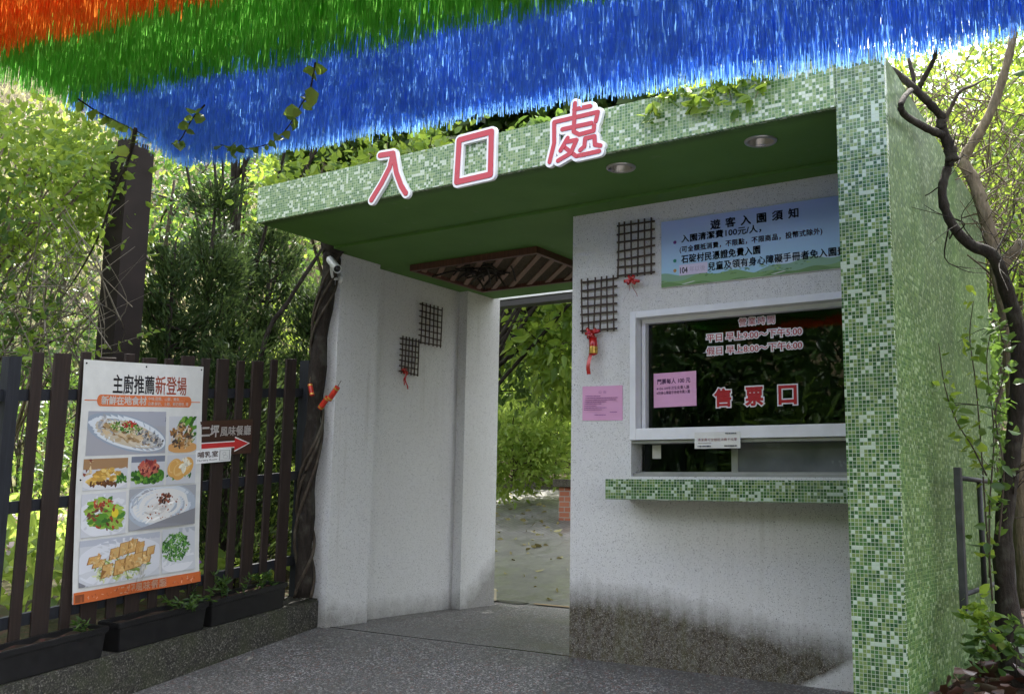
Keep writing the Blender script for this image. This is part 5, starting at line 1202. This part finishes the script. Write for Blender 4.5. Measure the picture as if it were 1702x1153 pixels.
# -- plants growing on the roof
def roofplant(x, label, seed, n=260, w=.45, h=.16, mat='leaf_bright', trail=0):
    rng = np.random.default_rng(seed); o = empty('roof_creeper', (x, YF+.25, 3.06), label, 'creeper', 'creepers growing on the roof edge'); m = MB(); C = []; D = []
    for k in range(34):
        a = np.array((x+rng.normal(0, w*.4), YF+.3+rng.uniform(-.05, .3), 3.05)); e = a+np.array((rng.normal(0, .18), rng.uniform(-.22, .1), rng.uniform(.06, h*1.5))); l = bez([a, (a+e)/2+np.array((0, 0, .05)), e], 4); m.tube(l, list(np.linspace(.006, .002, len(l))), 4, False)
    for k in range(trail):
        a = np.array((x+rng.normal(0, w*.5), YF+.05, 3.15)); e = a+np.array((rng.uniform(-.25, .1), -.085, rng.uniform(-.16, -.02))); l = bez([a, a+np.array((0, -.08, .03)), e], 4); m.tube(l, list(np.linspace(.004, .002, len(l))), 4, False)
        for q in l[3:]:
            for s in range(4): C.append(q+rng.normal(0, .02, 3)); D.append((rng.normal(), -.5, -.6))
    m.build('stems', 'twig', o, True, uv=False)
    p = np.stack([x+rng.normal(0, w*.5, n), YF+.05+rng.uniform(-.02, .40, n), 3.13+rng.random(n)**1.6*h], 1); C += list(p); D += list(rng.normal(0, 1, (n, 3))+np.array((0, -.3, .4)))
    leaves_obj('leaf_mat', [leaf_arrays(C, D, .062, rng, .62, .2, .5)], mat, o)
roofplant(-5.15, 'creeper on the left corner of the roof edge', 131, 240, .45, .22)
roofplant(-4.55, 'bright creeper on the roof edge left of the 入 sign', 132, 270, .45, .26)
roofplant(-3.95, 'creeper on the roof edge between the 入 and 口 signs', 133, 190, .40, .18)
roofplant(-3.15, 'creeper on the roof edge between the 口 and 處 signs', 134, 200, .35, .10, 'leaf_mid')
roofplant(-1.95, 'creeper trailing over the right part of the fascia', 135, 160, .35, .08, 'leaf_bright', 9)
# -- creeper hanging in front of the streamers
def hanger(pix, z, label, seed, n=2, leaf=.062, mat='leaf_bright', r=.004):
    rng = np.random.default_rng(seed); l = bez([on(x, y, 2, z-.0*i) for i, (x, y) in enumerate(pix)], 6); o = empty('hanging_creeper', l[0], label, 'creeper', 'creepers hanging before the streamers')
    m = MB(); m.tube(l, list(np.linspace(r, r*.5, len(l))), 5); m.build('stem', 'bark', o, True, uv=False); C = []; D = []
    for q in l[1::2]:
        for k in range(n):
            if rng.random() < .8: C.append(q); D.append((rng.normal(), rng.normal(), -.6))
    leaves_obj('leaf_spray', [leaf_arrays(C, D, leaf, rng, .72, .15, .3)], mat, o)
hanger([(524, 105), (515, 150), (500, 175), (478, 212), (450, 238), (400, 248), (365, 240)], 2.63, 'long creeper with heart shaped leaves before the blue streamers', 141)
hanger([(340, 175), (318, 200), (300, 232), (285, 240)], 2.63, 'short creeper sprig before the blue streamers left of the long one', 142)
hanger([(225, 215), (215, 260), (190, 320), (165, 390), (130, 455), (85, 520)], 2.4, 'thick bent stem with bright leaves crossing the steel column', 143, 2, .055, 'leaf_bright', .009)
hanger([(130, 165), (160, 185), (190, 200), (240, 225)], 2.63, 'leafy sprig under the left end of the streamers', 144, 2, .05, 'leaf_bright')
# -- woods on the viewer's side, mirrored in the window glass
sheet('hillside', [[(x, y, z) for x in (-40, -25, -16, -9, -3, 4, 14)] for y, z in ((-11, -1.7), (-13, .6), (-16, 3.4), (-22, 8), (-40, 14))], 'hill')
sheet('hillside', [[(x, y, z) for y in (-22, -14, -8, -3, 0.5)] for x, z in ((-17, -1.5), (-19, 1.2), (-23, 4.6), (-40, 11))], 'hill')
rng = np.random.default_rng(149); C = []; D = []
for k in range(5200):
    x = rng.uniform(-24, 6); f = rng.random(); C.append((x, -11-5*f, -1.7+5.4*f+.9*rng.random())); D.append((rng.normal(), .8, rng.normal()))
tag(leaves_obj('bank_undergrowth', [leaf_arrays(C, D, .42, rng, .5, .2, .6)], 'leaf_dark'), 'dark undergrowth on the bank behind the viewer', 'undergrowth', None, 'stuff')
labs = ('dark tree reflected at the left of the ticket window', 'mid green tree reflected in the middle of the ticket window', 'dark tree on the far left behind the viewer', 'dark tree reflected at the right of the ticket window', 'tall dark tree at the back of the woods behind the viewer', 'lowest bright bush behind the viewer')
for k, (x, y, r_, hgt, mat) in enumerate(((-8.2, -5.0, 2.2, 5.0, 'leaf_dark'), (-4.8, -6.5, 2.3, 5.0, 'leaf_dark'), (-12, -3.0, 2.4, 5.2, 'leaf_dark'), (-1.2, -8.5, 2.6, 5.4, 'leaf_dark'), (-6.5, -9.5, 3.2, 7.0, 'leaf_dark'), (-5.6, -4.6, 1.0, 2.6, 'leaf_mid'))):
    tree('broadleaf_tree', (x, y, gz(y)-.1), [((x, y, hgt*.60), (r_, r_*.8, hgt*.45)), ((x+.6, y+.6, .8), (r_*.9, .8, 1.4))], mat, labs[k], 'tree', 'trees on the viewer side', 150+k, .24, .42, 4200, 110, .34, .10, 'bark', .4, 8)
